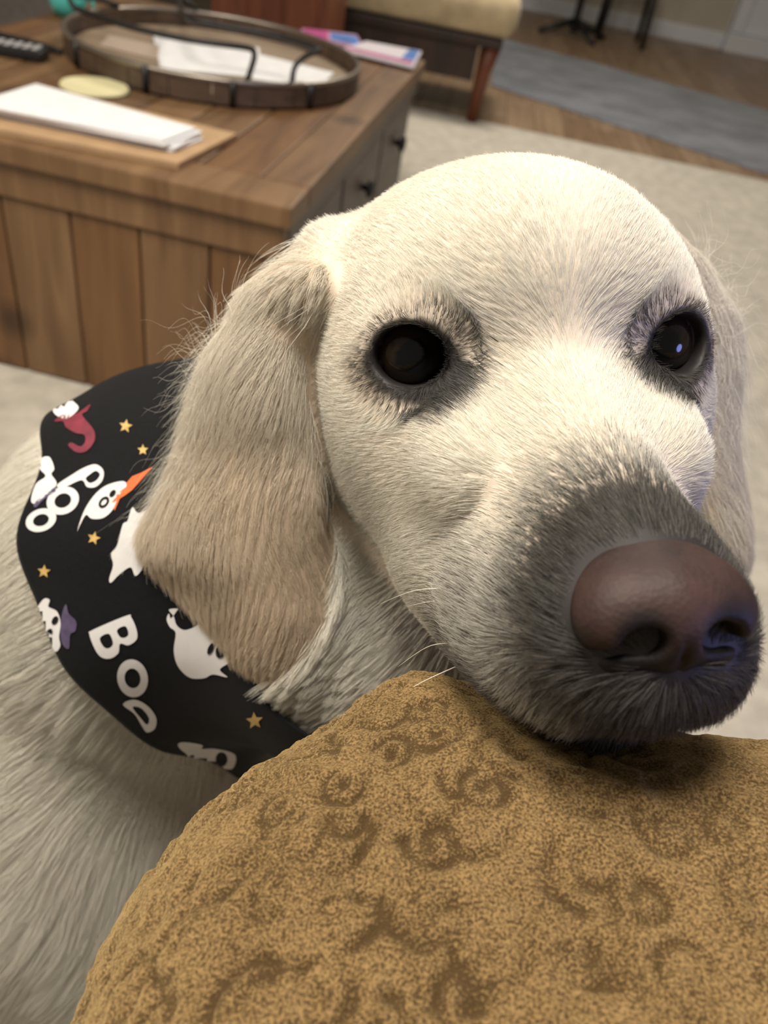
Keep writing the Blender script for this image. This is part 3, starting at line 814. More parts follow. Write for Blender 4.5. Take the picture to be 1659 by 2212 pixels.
# dark low shape at the far left behind the table
gb = onz(40, 20, .0)
cbx = empty('storage_cabinet', (-2.05, 3.1, .014)); tag(cbx, 'grey cabinet far left behind the coffee table', 'cabinet')
box('body', (0, 0, .03), (.62, .40, .74), MAT['grey_cloth'], cbx, bev=.01); box('cabinet_top', (-.01, -.01, .742), (.63, .41, .765), MAT['grey_cloth'], cbx, bev=.006)
for k in range(2):
    dd = box('door', (.015 + k * .30, -.014, .05), (.305 + k * .30, -.001, .72), MAT['grey_cloth'], cbx, bev=.004)
    box('handle', (.27 + k * .06, -.03, .42), (.285 + k * .06, -.0145, .54), MAT['black_metal'], dd, bev=.003)
for fx in (.05, .57):
    for fy in (.05, .35): box('foot', (fx - .03, fy - .03, 0), (fx + .03, fy + .03, .0295), MAT['black_metal'], cbx)
# sofa that carries the cushion
sf = empty('sofa', (0, 0, 0)); tag(sf, 'brown upholstered sofa seat carrying the mustard cushion', 'sofa')
box('base', (0.0, -.75, .10), (1.7, .085, .30), MAT['sofa_cloth'], sf, bev=.03, seg=3, smooth=True)
box('seat', (0.0, -.75, .302), (1.7, .095, .50), MAT['sofa_cloth'], sf, bev=.05, seg=4, smooth=True)
for fx in (.08, 1.62):
    for fy in (-.68, .02): box('foot', (fx - .03, fy - .03, .014), (fx + .03, fy + .03, .0995), MAT['dark_wood'], sf)

# ------------------------------------------------------------------ cushion and sofa
PIL_R = rotm(0, -7.0, 0)
PIL_C = np.array([212.0, -113.0, 631.0]); PIL_H = np.array([252.0, 252.0, 82.0])
BUMPS = [P_ell(px(932, 1585, .210), (16, 14, 13), k=22)]
jaw_field = Field(head)
def cushion_d(p, rad=None):
    q = (p - PIL_C) @ PIL_R
    q = q - np.stack([0 * q[:, 0], 0 * q[:, 0], 7 * np.exp(-((q[:, 0] + 60) / 150) ** 2 - ((q[:, 1] - 60) / 160) ** 2) - 3], -1)
    rc, e = 85.0, 46.0
    a = np.abs(q[:, :2]) - (PIL_H[:2] - rc)
    d2 = np.sqrt((np.maximum(a, 0) ** 2).sum(-1)) + np.minimum(a.max(-1), 0) - rc
    w = np.stack([d2 + e, np.abs(q[:, 2]) - PIL_H[2] + e], -1)
    d = np.sqrt((np.maximum(w, 0) ** 2).sum(-1)) + np.minimum(w.max(-1), 0) - e
    if rad is None or (np.abs(p.mean(0) - np.array([60, 110, 690])) < 110).all():
        for b in BUMPS: d = smin(d, prim_d(b, p), prim_k(b))
        d = -smin(-d, jaw_field(p, rad) - 2.2, 7.0)
    return d
FA, FB = surface_net(cushion_d, (-75, -62, 540), (205, 160, 770), 1.15, NB=16), surface_net(cushion_d, (-75, -390, 470), (500, 160, 770), 6.0, NB=12)
_keep = lambda V, Q, f: Q[f(V[Q].mean(1))]
in_fine = lambda c: (c[:, 0] < 200) & (c[:, 1] > -55) & (c[:, 2] > 560)
QA = _keep(FA[0], FA[1], lambda c: (c[:, 0] < 206) & (c[:, 1] > -61) & (c[:, 2] > 554)); QB = _keep(FB[0], FB[1], lambda c: ~in_fine(c))
PV = np.concatenate([FA[0], FB[0]]); PQ = np.concatenate([QA, QB + len(FA[0])])
_u = np.unique(PQ); _m = np.zeros(len(PV), int); _m[_u] = np.arange(len(_u)); PV = PV[_u]; PQ = _m[PQ]
_, PN = dist_grad(cushion_d, PV)
def ring_arc(c, r0, r1, a0, a1, n=30):
    t = np.linspace(0, 1, n); a = a0 + (a1 - a0) * t; r = r0 + (r1 - r0) * t
    return np.stack([c[0] + r * np.cos(a), c[1] + r * np.sin(a)], -1)
def unroll(V):
    z = np.maximum(688 - V[:, 2], 0)
    return np.stack([V[:, 0] - z * np.where(V[:, 0] < PIL_C[0], 1, -1), V[:, 1] + z * np.where(V[:, 1] > PIL_C[1], 1, -1)], -1)
pts = []
prg = np.random.default_rng(3)
for gx in np.arange(-140, 240, 16.0):
    for gy in np.arange(-100, 230, 15.0):
        c = np.array([gx, gy]) + prg.uniform(-5, 5, 2)
        kind = prg.integers(0, 4); a = prg.uniform(0, 6.28)
        if kind == 0: pts.append(ring_arc(c, 6.5, 1.5, a, a + 7.5, 34))
        elif kind == 1: pts.append(ring_arc(c, 5.5, 6.5, a, a + 4.2, 24)); pts.append(ring_arc(c, 1.0, 1.2, a, a + 5, 6))
        elif kind == 2: pts.append(ring_arc(c, 9, 8, a, a + 2.2, 20)); pts.append(ring_arc(c + 2.0, 4, 3.5, a, a + 2.6, 14))
        else: pts.append(ring_arc(c, 7.5, 3, a, a - 5.0, 30))
pts = np.concatenate(pts)
from mathutils.kdtree import KDTree
kd = KDTree(len(pts))
for i, p_ in enumerate(pts): kd.insert((p_[0], p_[1], 0), i)
kd.balance()
UV = unroll(PV); wob = vnoise(PV, 5.0)[:, :2] * .4
near = np.array([kd.find((u[0], u[1], 0))[2] for u in UV + wob])
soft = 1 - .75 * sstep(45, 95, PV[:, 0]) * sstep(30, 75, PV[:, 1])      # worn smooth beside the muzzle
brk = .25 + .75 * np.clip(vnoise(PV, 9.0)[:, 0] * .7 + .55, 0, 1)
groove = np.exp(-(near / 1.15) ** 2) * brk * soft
PV2 = PV - PN * (groove * 1.7)[:, None] + PN * (vnoise(PV, 5.0)[:, :1] * .24 + vnoise(PV + 40, 2.6)[:, :1] * .20)
cushion = mesh_np('cushion', PV2 / 1000, PQ, MAT['mustard_velvet'], attrs={'groove_tone': groove})
cushion['label'] = "mustard brown velvet cushion with embossed scrolls under the dog's chin"; cushion['category'] = 'cushion'

# ------------------------------------------------------------------ bandana
body_field = Field(body)
def axis_pt(u): return ((1 - u) ** 2)[:, None] * NK0 + (2 * u * (1 - u))[:, None] * NKM + (u ** 2)[:, None] * NK2
NKM = 2 * NK1 - 0.5 * (NK0 + NK2)
def axis_tan(u): return unit((2 * (1 - u))[:, None] * (NKM - NK0) + (2 * u)[:, None] * (NK2 - NKM))
_refu = np.linspace(-.1, 1.1, 241)
_AX = axis_pt(_refu)
def to_axis(P):
    i = ((P[:, None] - _AX[None]) ** 2).sum(-1).argmin(1)
    u = _refu[i]; T = axis_tan(u)
    e1 = unit(np.array([0, 0, 1.0]) - (T @ np.array([0, 0, 1.0]))[:, None] * T); e2 = np.cross(T, e1)
    q = P - axis_pt(u)
    return u, np.arctan2((q * e2).sum(-1), (q * e1).sum(-1))
BAND_OFF = 9.0
def trace_px(pts, field, off):
    out = []
    for (x, y) in pts:
        r = ray(x, y); r = r / np.linalg.norm(r)
        t = 180.0; best = (1e9, t)
        for i in range(90):
            p = CAM * 1000 + r * t
            d = field(p[None])[0] - off
            if d < best[0]: best = (d, t)
            if d < .05: break
            t += max(d * .8, .2)
            if t > 800: break
        out.append(CAM * 1000 + r * best[1])
    return np.array(out)
edge_px = [(150, 806), (118, 880), (95, 990), (68, 1065), (38, 1140), (33, 1190), (52, 1270), (85, 1345), (130, 1420), (210, 1515), (300, 1588), (400, 1640), (480, 1662), (600, 1690)]
front_px = [(430, 800), (460, 930), (480, 1100), (510, 1250), (530, 1390), (555, 1490), (605, 1560), (690, 1600)]
def edge_curve(pts):
    P = trace_px(pts, body_field, BAND_OFF)
    u, ph = to_axis(P)
    o = np.argsort(ph); return ph[o], u[o]
EB, EF = edge_curve(edge_px), edge_curve(front_px)
def edge_u(E, ph):
    pe = np.concatenate([[E[0][0] - 1.2], E[0], [E[0][-1] + 1.2]]); ue = np.concatenate([[E[1].mean()], E[1], [E[1].mean()]])
    d = np.linspace(-math.pi, math.pi, 721)
    cu = np.interp(d, pe, ue)
    ker = np.hanning(31); ker /= ker.sum()
    cu2 = np.convolve(np.concatenate([cu[-40:], cu, cu[:40]]), ker, 'same')[40:-40]
    return np.interp(ph, d, cu2)
NPH, NS = 200, 60
ph = np.linspace(-math.pi, math.pi, NPH, endpoint=False)
ub, uf = edge_u(EB, ph), edge_u(EF, ph)
sg = np.linspace(0, 1, NS)
U = (uf[:, None] * (1 - sg) + ub[:, None] * sg).ravel()
PH = np.repeat(ph, NS); SS = np.tile(sg, NPH)
T = axis_tan(U); e1 = unit(np.array([0, 0, 1.0]) - (T @ np.array([0, 0, 1.0]))[:, None] * T); e2 = np.cross(T, e1)
dirv = e1 * np.cos(PH)[:, None] + e2 * np.sin(PH)[:, None]
rr = np.full(len(U), 240.0); c0 = axis_pt(U)
for i in range(40):
    d = chunked(body_field, c0 + dirv * rr[:, None]) - BAND_OFF
    rr = np.maximum(rr - d * .75, 15)
# cloth stands off towards its free edge and carries soft folds
rr = rr + 1.6 * np.sin(PH * 5 + SS * 3) * SS + 1.2 * np.sin(PH * 11 - SS * 4 + 1) * SS
R2 = rr.reshape(NPH, NS)
for i in range(3):
    R2 = (np.roll(R2, 1, 0) + np.roll(R2, -1, 0) + 2 * R2) / 4
BO = c0 + dirv * R2.ravel()[:, None]
BI = c0 + dirv * (R2.ravel() - 1.3)[:, None]
idx = np.arange(NPH * NS).reshape(NPH, NS); nx = np.roll(idx, -1, 0)
q1 = np.stack([idx[:, :-1], idx[:, 1:], nx[:, 1:], nx[:, :-1]], -1).reshape(-1, 4)
off = NPH * NS
q2 = q1[:, ::-1] + off
r0 = np.stack([idx[:, 0], nx[:, 0], nx[:, 0] + off, idx[:, 0] + off], -1)
r1 = np.stack([nx[:, -1], idx[:, -1], idx[:, -1] + off, nx[:, -1] + off], -1)
bandana = mesh_np('bandana', np.concatenate([BO, BI]) / 1000, np.concatenate([q1, q2, r0, r1]), MAT['black_cloth'])
bandana['label'] = 'black bandana printed with white ghosts, BOO lettering and gold stars around the neck'
bandana['category'] = 'bandana'
band_bvh = BVHTree.FromPolygons([tuple(v) for v in BO / 1000], [tuple(q) for q in q1.tolist()])
def under_bandana(V, N):
    out = np.zeros(len(V), bool)
    cand = np.nonzero((V[:, 0] > -380) & (V[:, 0] < 120) & (V[:, 2] > 300))[0]
    for i in cand:
        h = band_bvh.ray_cast(Vector(V[i] / 1000), Vector(N[i]), 0.012)
        if h[0] is not None: out[i] = True
    return out
# printed motifs, cut as thin shapes lying on the cloth ---------------
def in_poly(P, loop):
    x, y = P.T; r = np.zeros(len(P), bool); L = np.asarray(loop, float)
    for (x1, y1), (x2, y2) in zip(L, np.roll(L, -1, 0)):
        c = ((y1 > y) != (y2 > y)) & (x < (x2 - x1) * (y - y1) / (y2 - y1 + 1e-12) + x1)
        r ^= c
    return r
def smooth_loop(pts, n=6):
    """closed Catmull-Rom through the points"""
    P = np.asarray(pts, float); m = len(P); out = []
    for i in range(m):
        p0, p1, p2, p3 = P[i - 1], P[i], P[(i + 1) % m], P[(i + 2) % m]
        for t in np.linspace(0, 1, n, endpoint=False):
            out.append(.5 * (2 * p1 + (p2 - p0) * t + (2 * p0 - 5 * p1 + 4 * p2 - p3) * t * t + (3 * p1 - p0 - 3 * p2 + p3) * t ** 3))
    return np.array(out)
def ellipse(c, a, b, rot=0, n=36):
    t = np.linspace(0, 2 * math.pi, n, endpoint=False); r = math.radians(rot)
    x, y = a * np.cos(t), b * np.sin(t)
    return np.stack([c[0] + x * math.cos(r) - y * math.sin(r), c[1] + x * math.sin(r) + y * math.cos(r)], -1)
def motif(name, loops, mat, parent=None, lift=.35, step=7.0):
    loops = [np.asarray(l, float) for l in loops]
    vs_, es = [], []
    for l in loops:
        o = len(vs_); vs_ += [Vector(p) for p in l]; es += [(o + i, o + (i + 1) % len(l)) for i in range(len(l))]
    lo = loops[0].min(0); hi = loops[0].max(0)
    gx, gy = np.meshgrid(np.arange(lo[0], hi[0], step), np.arange(lo[1], hi[1], step))
    G = np.stack([gx.ravel(), gy.ravel()], -1)
    ins = np.zeros(len(G), bool)
    for l in loops: ins ^= in_poly(G, l)
    vs_ += [Vector(p) for p in G[ins]]
    v2, _, f2, *_ = delaunay_2d_cdt(vs_, es, [], 0, 1e-5)
    v2 = np.array([tuple(v) for v in v2]); f2 = np.array([f for f in f2 if len(f) == 3])
    c = v2[f2].mean(1); ins = np.zeros(len(c), bool)
    for l in loops: ins ^= in_poly(c, l)
    f2 = f2[ins]
    P = np.zeros((len(v2), 3)); ok = np.zeros(len(v2), bool)
    for i, (x, y) in enumerate(v2):
        r = ray(x, y); r /= np.linalg.norm(r)
        h = band_bvh.ray_cast(Vector(CAM), Vector(r), 1.2)
        if h[0] is not None:
            nrm = np.array(h[1]);  nrm = nrm if nrm @ r < 0 else -nrm
            P[i] = np.array(h[0]) + nrm * lift / 1000; ok[i] = True
    f2 = f2[ok[f2].all(1)]
    if len(f2) == 0: return None
    used = np.unique(f2); rm = np.zeros(len(P), int); rm[used] = np.arange(len(used))
    V = P[used]; Fc = rm[f2]
    n = np.cross(V[Fc[:, 1]] - V[Fc[:, 0]], V[Fc[:, 2]] - V[Fc[:, 0]])
    fl = (n * (CAM - V[Fc[:, 0]])).sum(-1) < 0
    Fc[fl] = Fc[fl][:, ::-1]
    return mesh_np(name, V, Fc, mat, parent or bandana)
def crop(pts): return np.asarray(pts, float) * .4159 + np.array([0, 780])
WHT, GOLD, INK = MAT['print_white'], MAT['print_gold'], MAT['black_cloth']
def letter_B(c, right, up, parent=None):
    """B drawn in its own axes (right, up in pixels) with two counters"""
    out = [(-.42, -.5), (-.5, -.4), (-.46, .42), (-.36, .5), (.02, .5), (.28, .42), (.34, .2), (.2, .04), (.42, -.08), (.46, -.3), (.3, -.47), (0, -.52)]
    h1 = [(-.2, .3), (.04, .3), (.1, .2), (.02, .1), (-.2, .1)]; h2 = [(-.2, -.1), (.1, -.1), (.18, -.22), (.08, -.32), (-.2, -.32)]
    f = lambda L: np.array([np.array(c) + a * np.array(right) + b * np.array(up) for a, b in L])
    return motif('printed_letter', [smooth_loop(f(out)), smooth_loop(f(h1), 4), smooth_loop(f(h2), 4)], WHT)
def letter_O(c, a, b, rot, w=.52):
    return motif('printed_letter', [ellipse(c, a, b, rot), ellipse(c, a * w, b * w, rot, 28)], WHT)
letter_B((251, 1378), np.array([.40, .92]) * 74, np.array([.90, -.42]) * 98)
letter_O((287, 1464), 33, 41, -10)
motif('printed_letter', [smooth_loop(crop([(640, 1780), (700, 1755), (770, 1790), (812, 1850), (805, 1905), (765, 1925), (740, 1895), (700, 1830)])),
                         smooth_loop(crop([(690, 1795), (735, 1800), (775, 1850), (765, 1885), (735, 1855)]), 4)], WHT)
letter_O((137, 1082), 36, 29, -25); letter_O((90, 1124), 34, 24, -20)
motif('printed_letter', [smooth_loop(crop([(300, 645), (380, 590), (440, 555), (500, 538), (540, 570), (535, 620), (500, 655), (455, 655), (425, 620), (330, 660)])),
                         smooth_loop(crop([(470, 590), (500, 572), (522, 590), (505, 620), (470, 635), (448, 612)]), 4)], WHT)
g = motif('printed_ghost', [smooth_loop(crop([(905, 1325), (880, 1290), (925, 1285), (918, 1300), (890, 1335), (880, 1310), (868, 1340), (885, 1380), (915, 1410), (905, 1500), (925, 1580), (985, 1640), (1060, 1645),
         (1110, 1625), (1185, 1640), (1145, 1600), (1200, 1560), (1260, 1500), (1270, 1400), (1200, 1340), (1120, 1320), (1070, 1300), (1060, 1330), (1020, 1375), (960, 1395), (920, 1370)]), 4)], WHT)
for c, a, b, r in (((1135, 1412), 20, 27, 10), ((1100, 1490), 14, 32, 25), ((1152, 1502), 26, 38, 15)):
    motif('printed_eye', [ellipse(crop([c])[0], a * .416, b * .416, r, 20)], INK, g, lift=.7, step=20)
motif('printed_ghost', [smooth_loop(crop([(690, 760), (720, 790), (790, 770), (860, 830), (830, 950), (770, 1000), (740, 1080), (705, 1115), (680, 1070), (620, 1110), (580, 1150), (570, 1130), (590, 1060), (580, 1000), (610, 960), (640, 850), (665, 830)]), 4)], WHT)
g = motif('printed_ghost', [smooth_loop(crop([(405, 885), (420, 830), (450, 760), (500, 690), (560, 645), (640, 625), (660, 650), (620, 700), (590, 770), (540, 815), (480, 820), (450, 800), (420, 850)]), 4)], WHT)
motif('printed_eye', [ellipse(crop([(545, 735)])[0], 14, 9, -50, 18), ellipse(crop([(545, 735)])[0], 8, 5, -50, 18)], INK, g, lift=.7, step=20)
motif('printed_eye', [ellipse(crop([(590, 690)])[0], 9, 5, -50, 14)], INK, g, lift=.7, step=20)
motif('printed_hat', [crop([(798, 548), (740, 580), (690, 600), (655, 640), (665, 650), (610, 690), (582, 735), (598, 778), (625, 715), (650, 700), (690, 670), (735, 620)])], MAT['print_orange'])
motif('printed_ghost', [smooth_loop(crop([(320, 110), (375, 95), (405, 140), (395, 180), (360, 190), (385, 215), (410, 250), (350, 300), (290, 280), (275, 235), (310, 200), (300, 150)]), 4)], WHT)
for c in ((300, 238), (335, 225)): motif('printed_eye', [ellipse(crop([c])[0], 5, 6, 10, 14)], INK, bandana, lift=.7, step=20)
motif('printed_hat', [smooth_loop(crop([(285, 315), (330, 280), (400, 275), (470, 228), (455, 262), (430, 285), (490, 360), (492, 420), (450, 470), (400, 475), (358, 440), (375, 425), (420, 445), (445, 420), (440, 385), (395, 375), (345, 345), (330, 315)]), 4)], MAT['print_maroon'])
motif('printed_ghost', [smooth_loop(crop([(215, 510), (260, 500), (285, 560), (270, 590), (298, 640), (250, 690), (185, 740), (165, 720), (190, 640), (240, 600), (210, 560)]), 4)], WHT)
motif('printed_hat', [smooth_loop(crop([(180, 740), (240, 690), (300, 650), (290, 680), (230, 720), (190, 760)]), 4)], MAT['print_purple'])
g = motif('printed_ghost', [smooth_loop(crop([(190, 1290), (230, 1235), (262, 1240), (255, 1275), (300, 1300), (318, 1360), (310, 1430), (316, 1480), (285, 1505), (235, 1400), (205, 1390), (215, 1350), (175, 1320)]), 4)], WHT)
for c in ((292, 1345), (262, 1410)): motif('printed_eye', [ellipse(crop([c])[0], 6, 10, 30, 14)], INK, g, lift=.7, step=20)
motif('printed_hat', [smooth_loop(crop([(345, 1262), (360, 1310), (398, 1350), (395, 1400), (368, 1420), (362, 1490), (335, 1480), (318, 1430), (322, 1330)]), 4)], MAT['print_purple'])
motif('printed_ghost', [smooth_loop(crop([(925, 1985), (960, 1975), (1050, 1990), (1050, 2010), (1120, 2010), (1220, 2040), (1210, 2110), (1160, 2115), (1090, 2105), (990, 2070), (970, 2040), (935, 2010)]), 4),
                        ellipse(crop([(1150, 2065)])[0], 13, 16, 0, 20)], WHT)
for cx, cy, r, a in ((655, 340, 36, 10), (745, 463, 30, 0), (490, 920, 36, 15), (232, 1092, 36, 5), (1325, 1865, 46, -5)):
    t = np.radians(a - 90 + np.arange(10) * 36); rad = np.where(np.arange(10) % 2 == 0, r, r * .45) * .416
    c = crop([(cx, cy)])[0]
    motif('printed_star', [np.stack([c[0] + rad * np.cos(t), c[1] + rad * np.sin(t)], -1)], GOLD)

# ------------------------------------------------------------------ dog: skin colouring and coat
CREAM = np.array([0.92, 0.88, 0.785]); TAN = np.array([0.74, 0.60, 0.44]); DARK = np.array([0.020, 0.015, 0.013])
SKIN_DARK = np.array([0.018, 0.014, 0.014])
def head_masks(L):
    """L: head-frame mm -> dark skin mask, dark hair share"""
    skin = np.zeros(len(L)); hair = np.zeros(len(L))
    for s in (-1, 1):
        sd, d, up = eye_frame(s)
        q = L - (eye_c(s) + d * 10)
        a = -s * (q @ np.array([1.0, 0, 0])) ; b = q @ up; c = q @ d   # a: towards the midline
        near = sstep(34, 24, np.linalg.norm(q, axis=-1))
        r = np.sqrt((a / 10.8) ** 2 + (b / 9.0) ** 2)
        low = sstep(3, -6, b)
        skin = np.maximum(skin, near * sstep(1.20 + .34 * low, 1.00 + .22 * low, r))
        med = sstep(-3, 6, a)
        hair = np.maximum(hair, near * sstep(1.36 + .40 * low + .35 * med, 1.06 + .24 * low + .2 * med, r) * .85 * (.3 + .7 * np.maximum(low, med)))
        # inner corner patch
        r2 = np.sqrt(((a - 13.5) / 10.5) ** 2 + ((b - 0.5) / 12.0) ** 2)
        hair = np.maximum(hair, near * sstep(1.15, .25, r2) * .80)
        skin = np.maximum(skin, near * sstep(1.0, .1, r2) * .18)
        r3 = np.sqrt(((a - 11.0) / 4.0) ** 2 + ((b + 3.5) / 4.5) ** 2)
        skin = np.maximum(skin, near * sstep(1.4, .7, r3))
    dn = np.linalg.norm((L - np.array([0, 85, -31])) / np.array([1.0, 1.0, 1.0]), axis=-1)
    m = sstep(47, 19, dn)
    skin = np.maximum(skin, sstep(31, 23, dn)); skin = np.maximum(skin, m * .35)
    hair = np.maximum(hair, m * .82)
    lip = sstep(-48, -66, L[:, 2]) * sstep(18, 52, L[:, 1])
    skin = np.maximum(skin, lip * .5); hair = np.maximum(hair, lip * (.42 + .5 * sstep(45, 74, L[:, 1])))
    fr = sstep(19, 9, np.abs(L[:, 0])) * sstep(58, 76, L[:, 1]) * sstep(-38, -46, L[:, 2])
    skin = np.maximum(skin, fr * .95); hair = np.maximum(hair, fr)
    pad = sstep(-20, -45, L[:, 2]) * sstep(30, 62, L[:, 1])
    hair = np.maximum(hair, pad * .34); skin = np.maximum(skin, pad * .2)
    return skin, hair
def ear_weight(p):
    de = np.minimum(prim_d(EAR_R, p), prim_d(EAR_L, p))
    dh = np.minimum(D_HEAD, D_BODY)
    return sstep(-5, 4, dh - de)
EAR_TIP = px(585, 1440, .300); EAR_MID = px(400, 1230, .298); EARL_TIP = px(1590, 1230, .312)

# head and neck fine, the rest coarser
FV, FQ = surface_net(dog_field, (-112, 60, 500), (170, 420, 830), 1.6)
BV, BQ = surface_net(dog_field, (-1060, 60, -12), (-100, 520, 690), 6.5)
CV, CQ = surface_net(dog_field, (-112, 60, 60), (60, 520, 512), 6.5)
def part_of(V, Q):
    d, N = dist_grad(dog_field, V); return V, Q, N
pieces = [part_of(FV, FQ), part_of(BV, BQ), part_of(CV, CQ)]
allV = np.concatenate([q[0] for q in pieces]); allN = np.concatenate([q[2] for q in pieces])
offs = np.cumsum([0] + [len(q[0]) for q in pieces[:-1]])
allQ = np.concatenate([q[1] + o for q, o in zip(pieces, offs)])
sk, hr = head_masks(wh(allV))
HEADF, BODYF = Field(head), Field(body)
D_HEAD, D_BODY = culled(HEADF, allV), culled(BODYF, allV)
ew = ear_weight(allV)
skin_col = (CREAM + (TAN - CREAM) * (ew * .6)[:, None]) * np.array([.80, .72, .66])
skin_col = skin_col * (1 - sk[:, None]) + SKIN_DARK * sk[:, None]

dog = bpy.data.objects.new('dog', None); COL.objects.link(dog)
dog['label'] = 'cream golden retriever resting its chin on the mustard cushion'; dog['category'] = 'dog'
dog_body = mesh_np('body', allV / 1000, allQ, MAT['dog_skin'], dog, attrs={'skin_color': skin_col})

# coat -------------------------------------------------------------
def frame_weight(P):
    """denser where the photograph looks: camera side and inside the (widened) frame"""
    q = project(P / 1000); inf = ((q[:, 0] > -150) & (q[:, 0] < 1800) & (q[:, 1] > -100) & (q[:, 1] < 2350))
    return inf
view = unit(CAM * 1000 - allV)
face = (allN * view).sum(-1)
vis = np.where(face > -0.25, 1.0, 0.22) * np.where(frame_weight(allV), 1.0, 0.08)
LH = wh(allV)
is_head = sstep(6, -6, D_HEAD - D_BODY) * (1 - ew)
eyecut = np.zeros(len(allV), bool)
for s in (-1, 1):
    sd, d, up = eye_frame(s)
    q = LH - eye_c(s); a = q @ sd; b = q @ up; c = q @ d
    eyecut |= (np.linalg.norm(q, axis=-1) < EYE_R + 3.4) & ((a / 11.9) ** 2 + (b / 10.4) ** 2 < 1) & (c > 0)
nose_d = np.full(len(allV), 99.0)
_nn = np.linalg.norm(LH - NOSE_C, axis=-1) < 40
nose_d[_nn] = nose_field(allV[_nn])
bald = eyecut | (nose_d < 0.1)
if 'under_bandana' in globals(): bald |= under_bandana(allV, allN)
bald |= (allV[:, 2] < 20)
live = np.where(bald, 0.0, 1.0)
seam_ok = np.ones(len(allV)); seam_ok[:offs[1]][allV[:offs[1], 0] < -106] = 0

def head_flow(L, N):
    x, y, z = L.T
    sx = np.tanh(x / 18)
    v = np.stack([0.38 * sx, -np.ones_like(x), np.zeros_like(x)], -1)
    v[:, 2] -= 0.55 * sstep(-12, -40, z) * sstep(70, 20, y)
    v[:, 2] += 0.25 * sstep(0, 25, z)
    fr = sstep(66, 84, y) * sstep(-38, -52, z)
    v += fr[:, None] * np.stack([0.3 * sx, 0.5 * np.ones_like(x), -1.6 * np.ones_like(x)], -1)
    for s in (-1, 1):
        sd, d, up = eye_frame(s)
        q = L - (eye_c(s) + d * 10)
        r = np.linalg.norm(q, axis=-1)
        w = 2.6 * np.exp(-((r - 10) / 7.5) ** 2)
        v += w[:, None] * unit(q)
        r2 = np.linalg.norm(q - np.array([-s * 13, 0, -2]), axis=-1)
        v += (1.6 * np.exp(-(r2 / 13) ** 2))[:, None] * unit(q - np.array([-s * 9, 0, -2]))
    return v
def mixcol(hairdark, tan, n, p, skin=0.0):
    skin = np.zeros(n) + skin
    base = CREAM + (TAN - CREAM) * tan[:, None]
    base = base * (1 + rng.normal(size=(n, 1)) * .05) * (1 + vnoise(p, 22.0)[:, :1] * .015)
    dk = rng.random(n) < np.maximum(hairdark * .36 + .45 * hairdark ** 2, skin * .9)
    g = rng.uniform(0.0, .28, n)[:, None]
    c = np.where(dk[:, None], DARK * (1 - g) + base * g * .6, base * (1 - .82 * hairdark[:, None]) * (1 - .75 * skin[:, None]))
    return np.clip(c, .004, .95)
FUR = []
def face_to_cam(R, N): return (N * unit(CAM * 1000 - R)).sum(-1)
def coat(mask, dens, n_max, fn):
    R, N = sample_surface(allV, allQ, allN, np.maximum(mask * vis * live * seam_ok, 0) * dens, n_max)
    fn(R, N)
def coat_head(R, N):
    L = wh(R); n = len(R)
    v = head_flow(L, N) + vnoise(L, 20.0) * .05
    flow = v @ HR.T
    x, y, z = L.T
    ln = 6.4 - 1.6 * sstep(10, 75, y) + 2.5 * sstep(-25, -80, y) + 4.0 * sstep(-25, -60, z) * sstep(20, -25, y)
    ln = ln + 2.5 * sstep(70, 84, y) * sstep(-50, -64, z) + 2.4 * sstep(-26, -44, z) * sstep(20, 45, y)
    for s in (-1, 1):
        sd, d, up = eye_frame(s)
        r = np.linalg.norm(L - (eye_c(s) + d * 10), axis=-1)
        ln = ln * (1 - .45 * np.exp(-((r - 6) / 9) ** 2))
    sk, hr = head_masks(L)
    P = grow(R, N, flow, ln, np.full(n, .20) + .22 * sstep(0, 40, y), np.full(n, .05), 5, 2.0, .30, jit=.07)
    FUR.append((P, strand_radius(n, 5, rng.uniform(.042, .068, n)), mixcol(hr, np.zeros(n), n, R, sk)))
def coat_ear(R, N):
    n = len(R); q = project(R / 1000)
    rightear = q[:, 0] < 1100
    up = sstep(1180, 900, q[:, 1])
    tgt = np.where(rightear[:, None], EAR_MID * up[:, None] + EAR_TIP * (1 - up[:, None]), EARL_TIP)
    flow = unit(tgt - R) + vnoise(R, 25.0) * .16
    back = np.where(rightear, sstep(520, 400, q[:, 0]), sstep(1530, 1590, q[:, 0]))
    bot = np.where(rightear, sstep(1180, 1350, q[:, 1]), 0)
    ln = np.where(rightear, 9 + 9 * sstep(1000, 800, q[:, 1]) * sstep(600, 720, q[:, 1]) + 9 * back * sstep(1200, 1050, q[:, 1]) + 2 * back, 9 + 8 * back)
    tan = np.where(rightear, .25 + .55 * sstep(600, 1250, q[:, 1]), .25)  # ear is tan; the deeper tone lower down paints in its shade
    P = grow(R, N, flow, ln, np.full(n, .22) + .3 * back, np.full(n, .25) + .3 * back, 7, 3.6, .5, wav=.18 + .25 * back.mean(), jit=.10)
    FUR.append((P, strand_radius(n, 7, rng.uniform(.045, .075, n)), mixcol(np.zeros(n), tan, n, R)))
NECK_A = unit(NK1 - NK0); NECK_B = unit(NK2 - NK1)
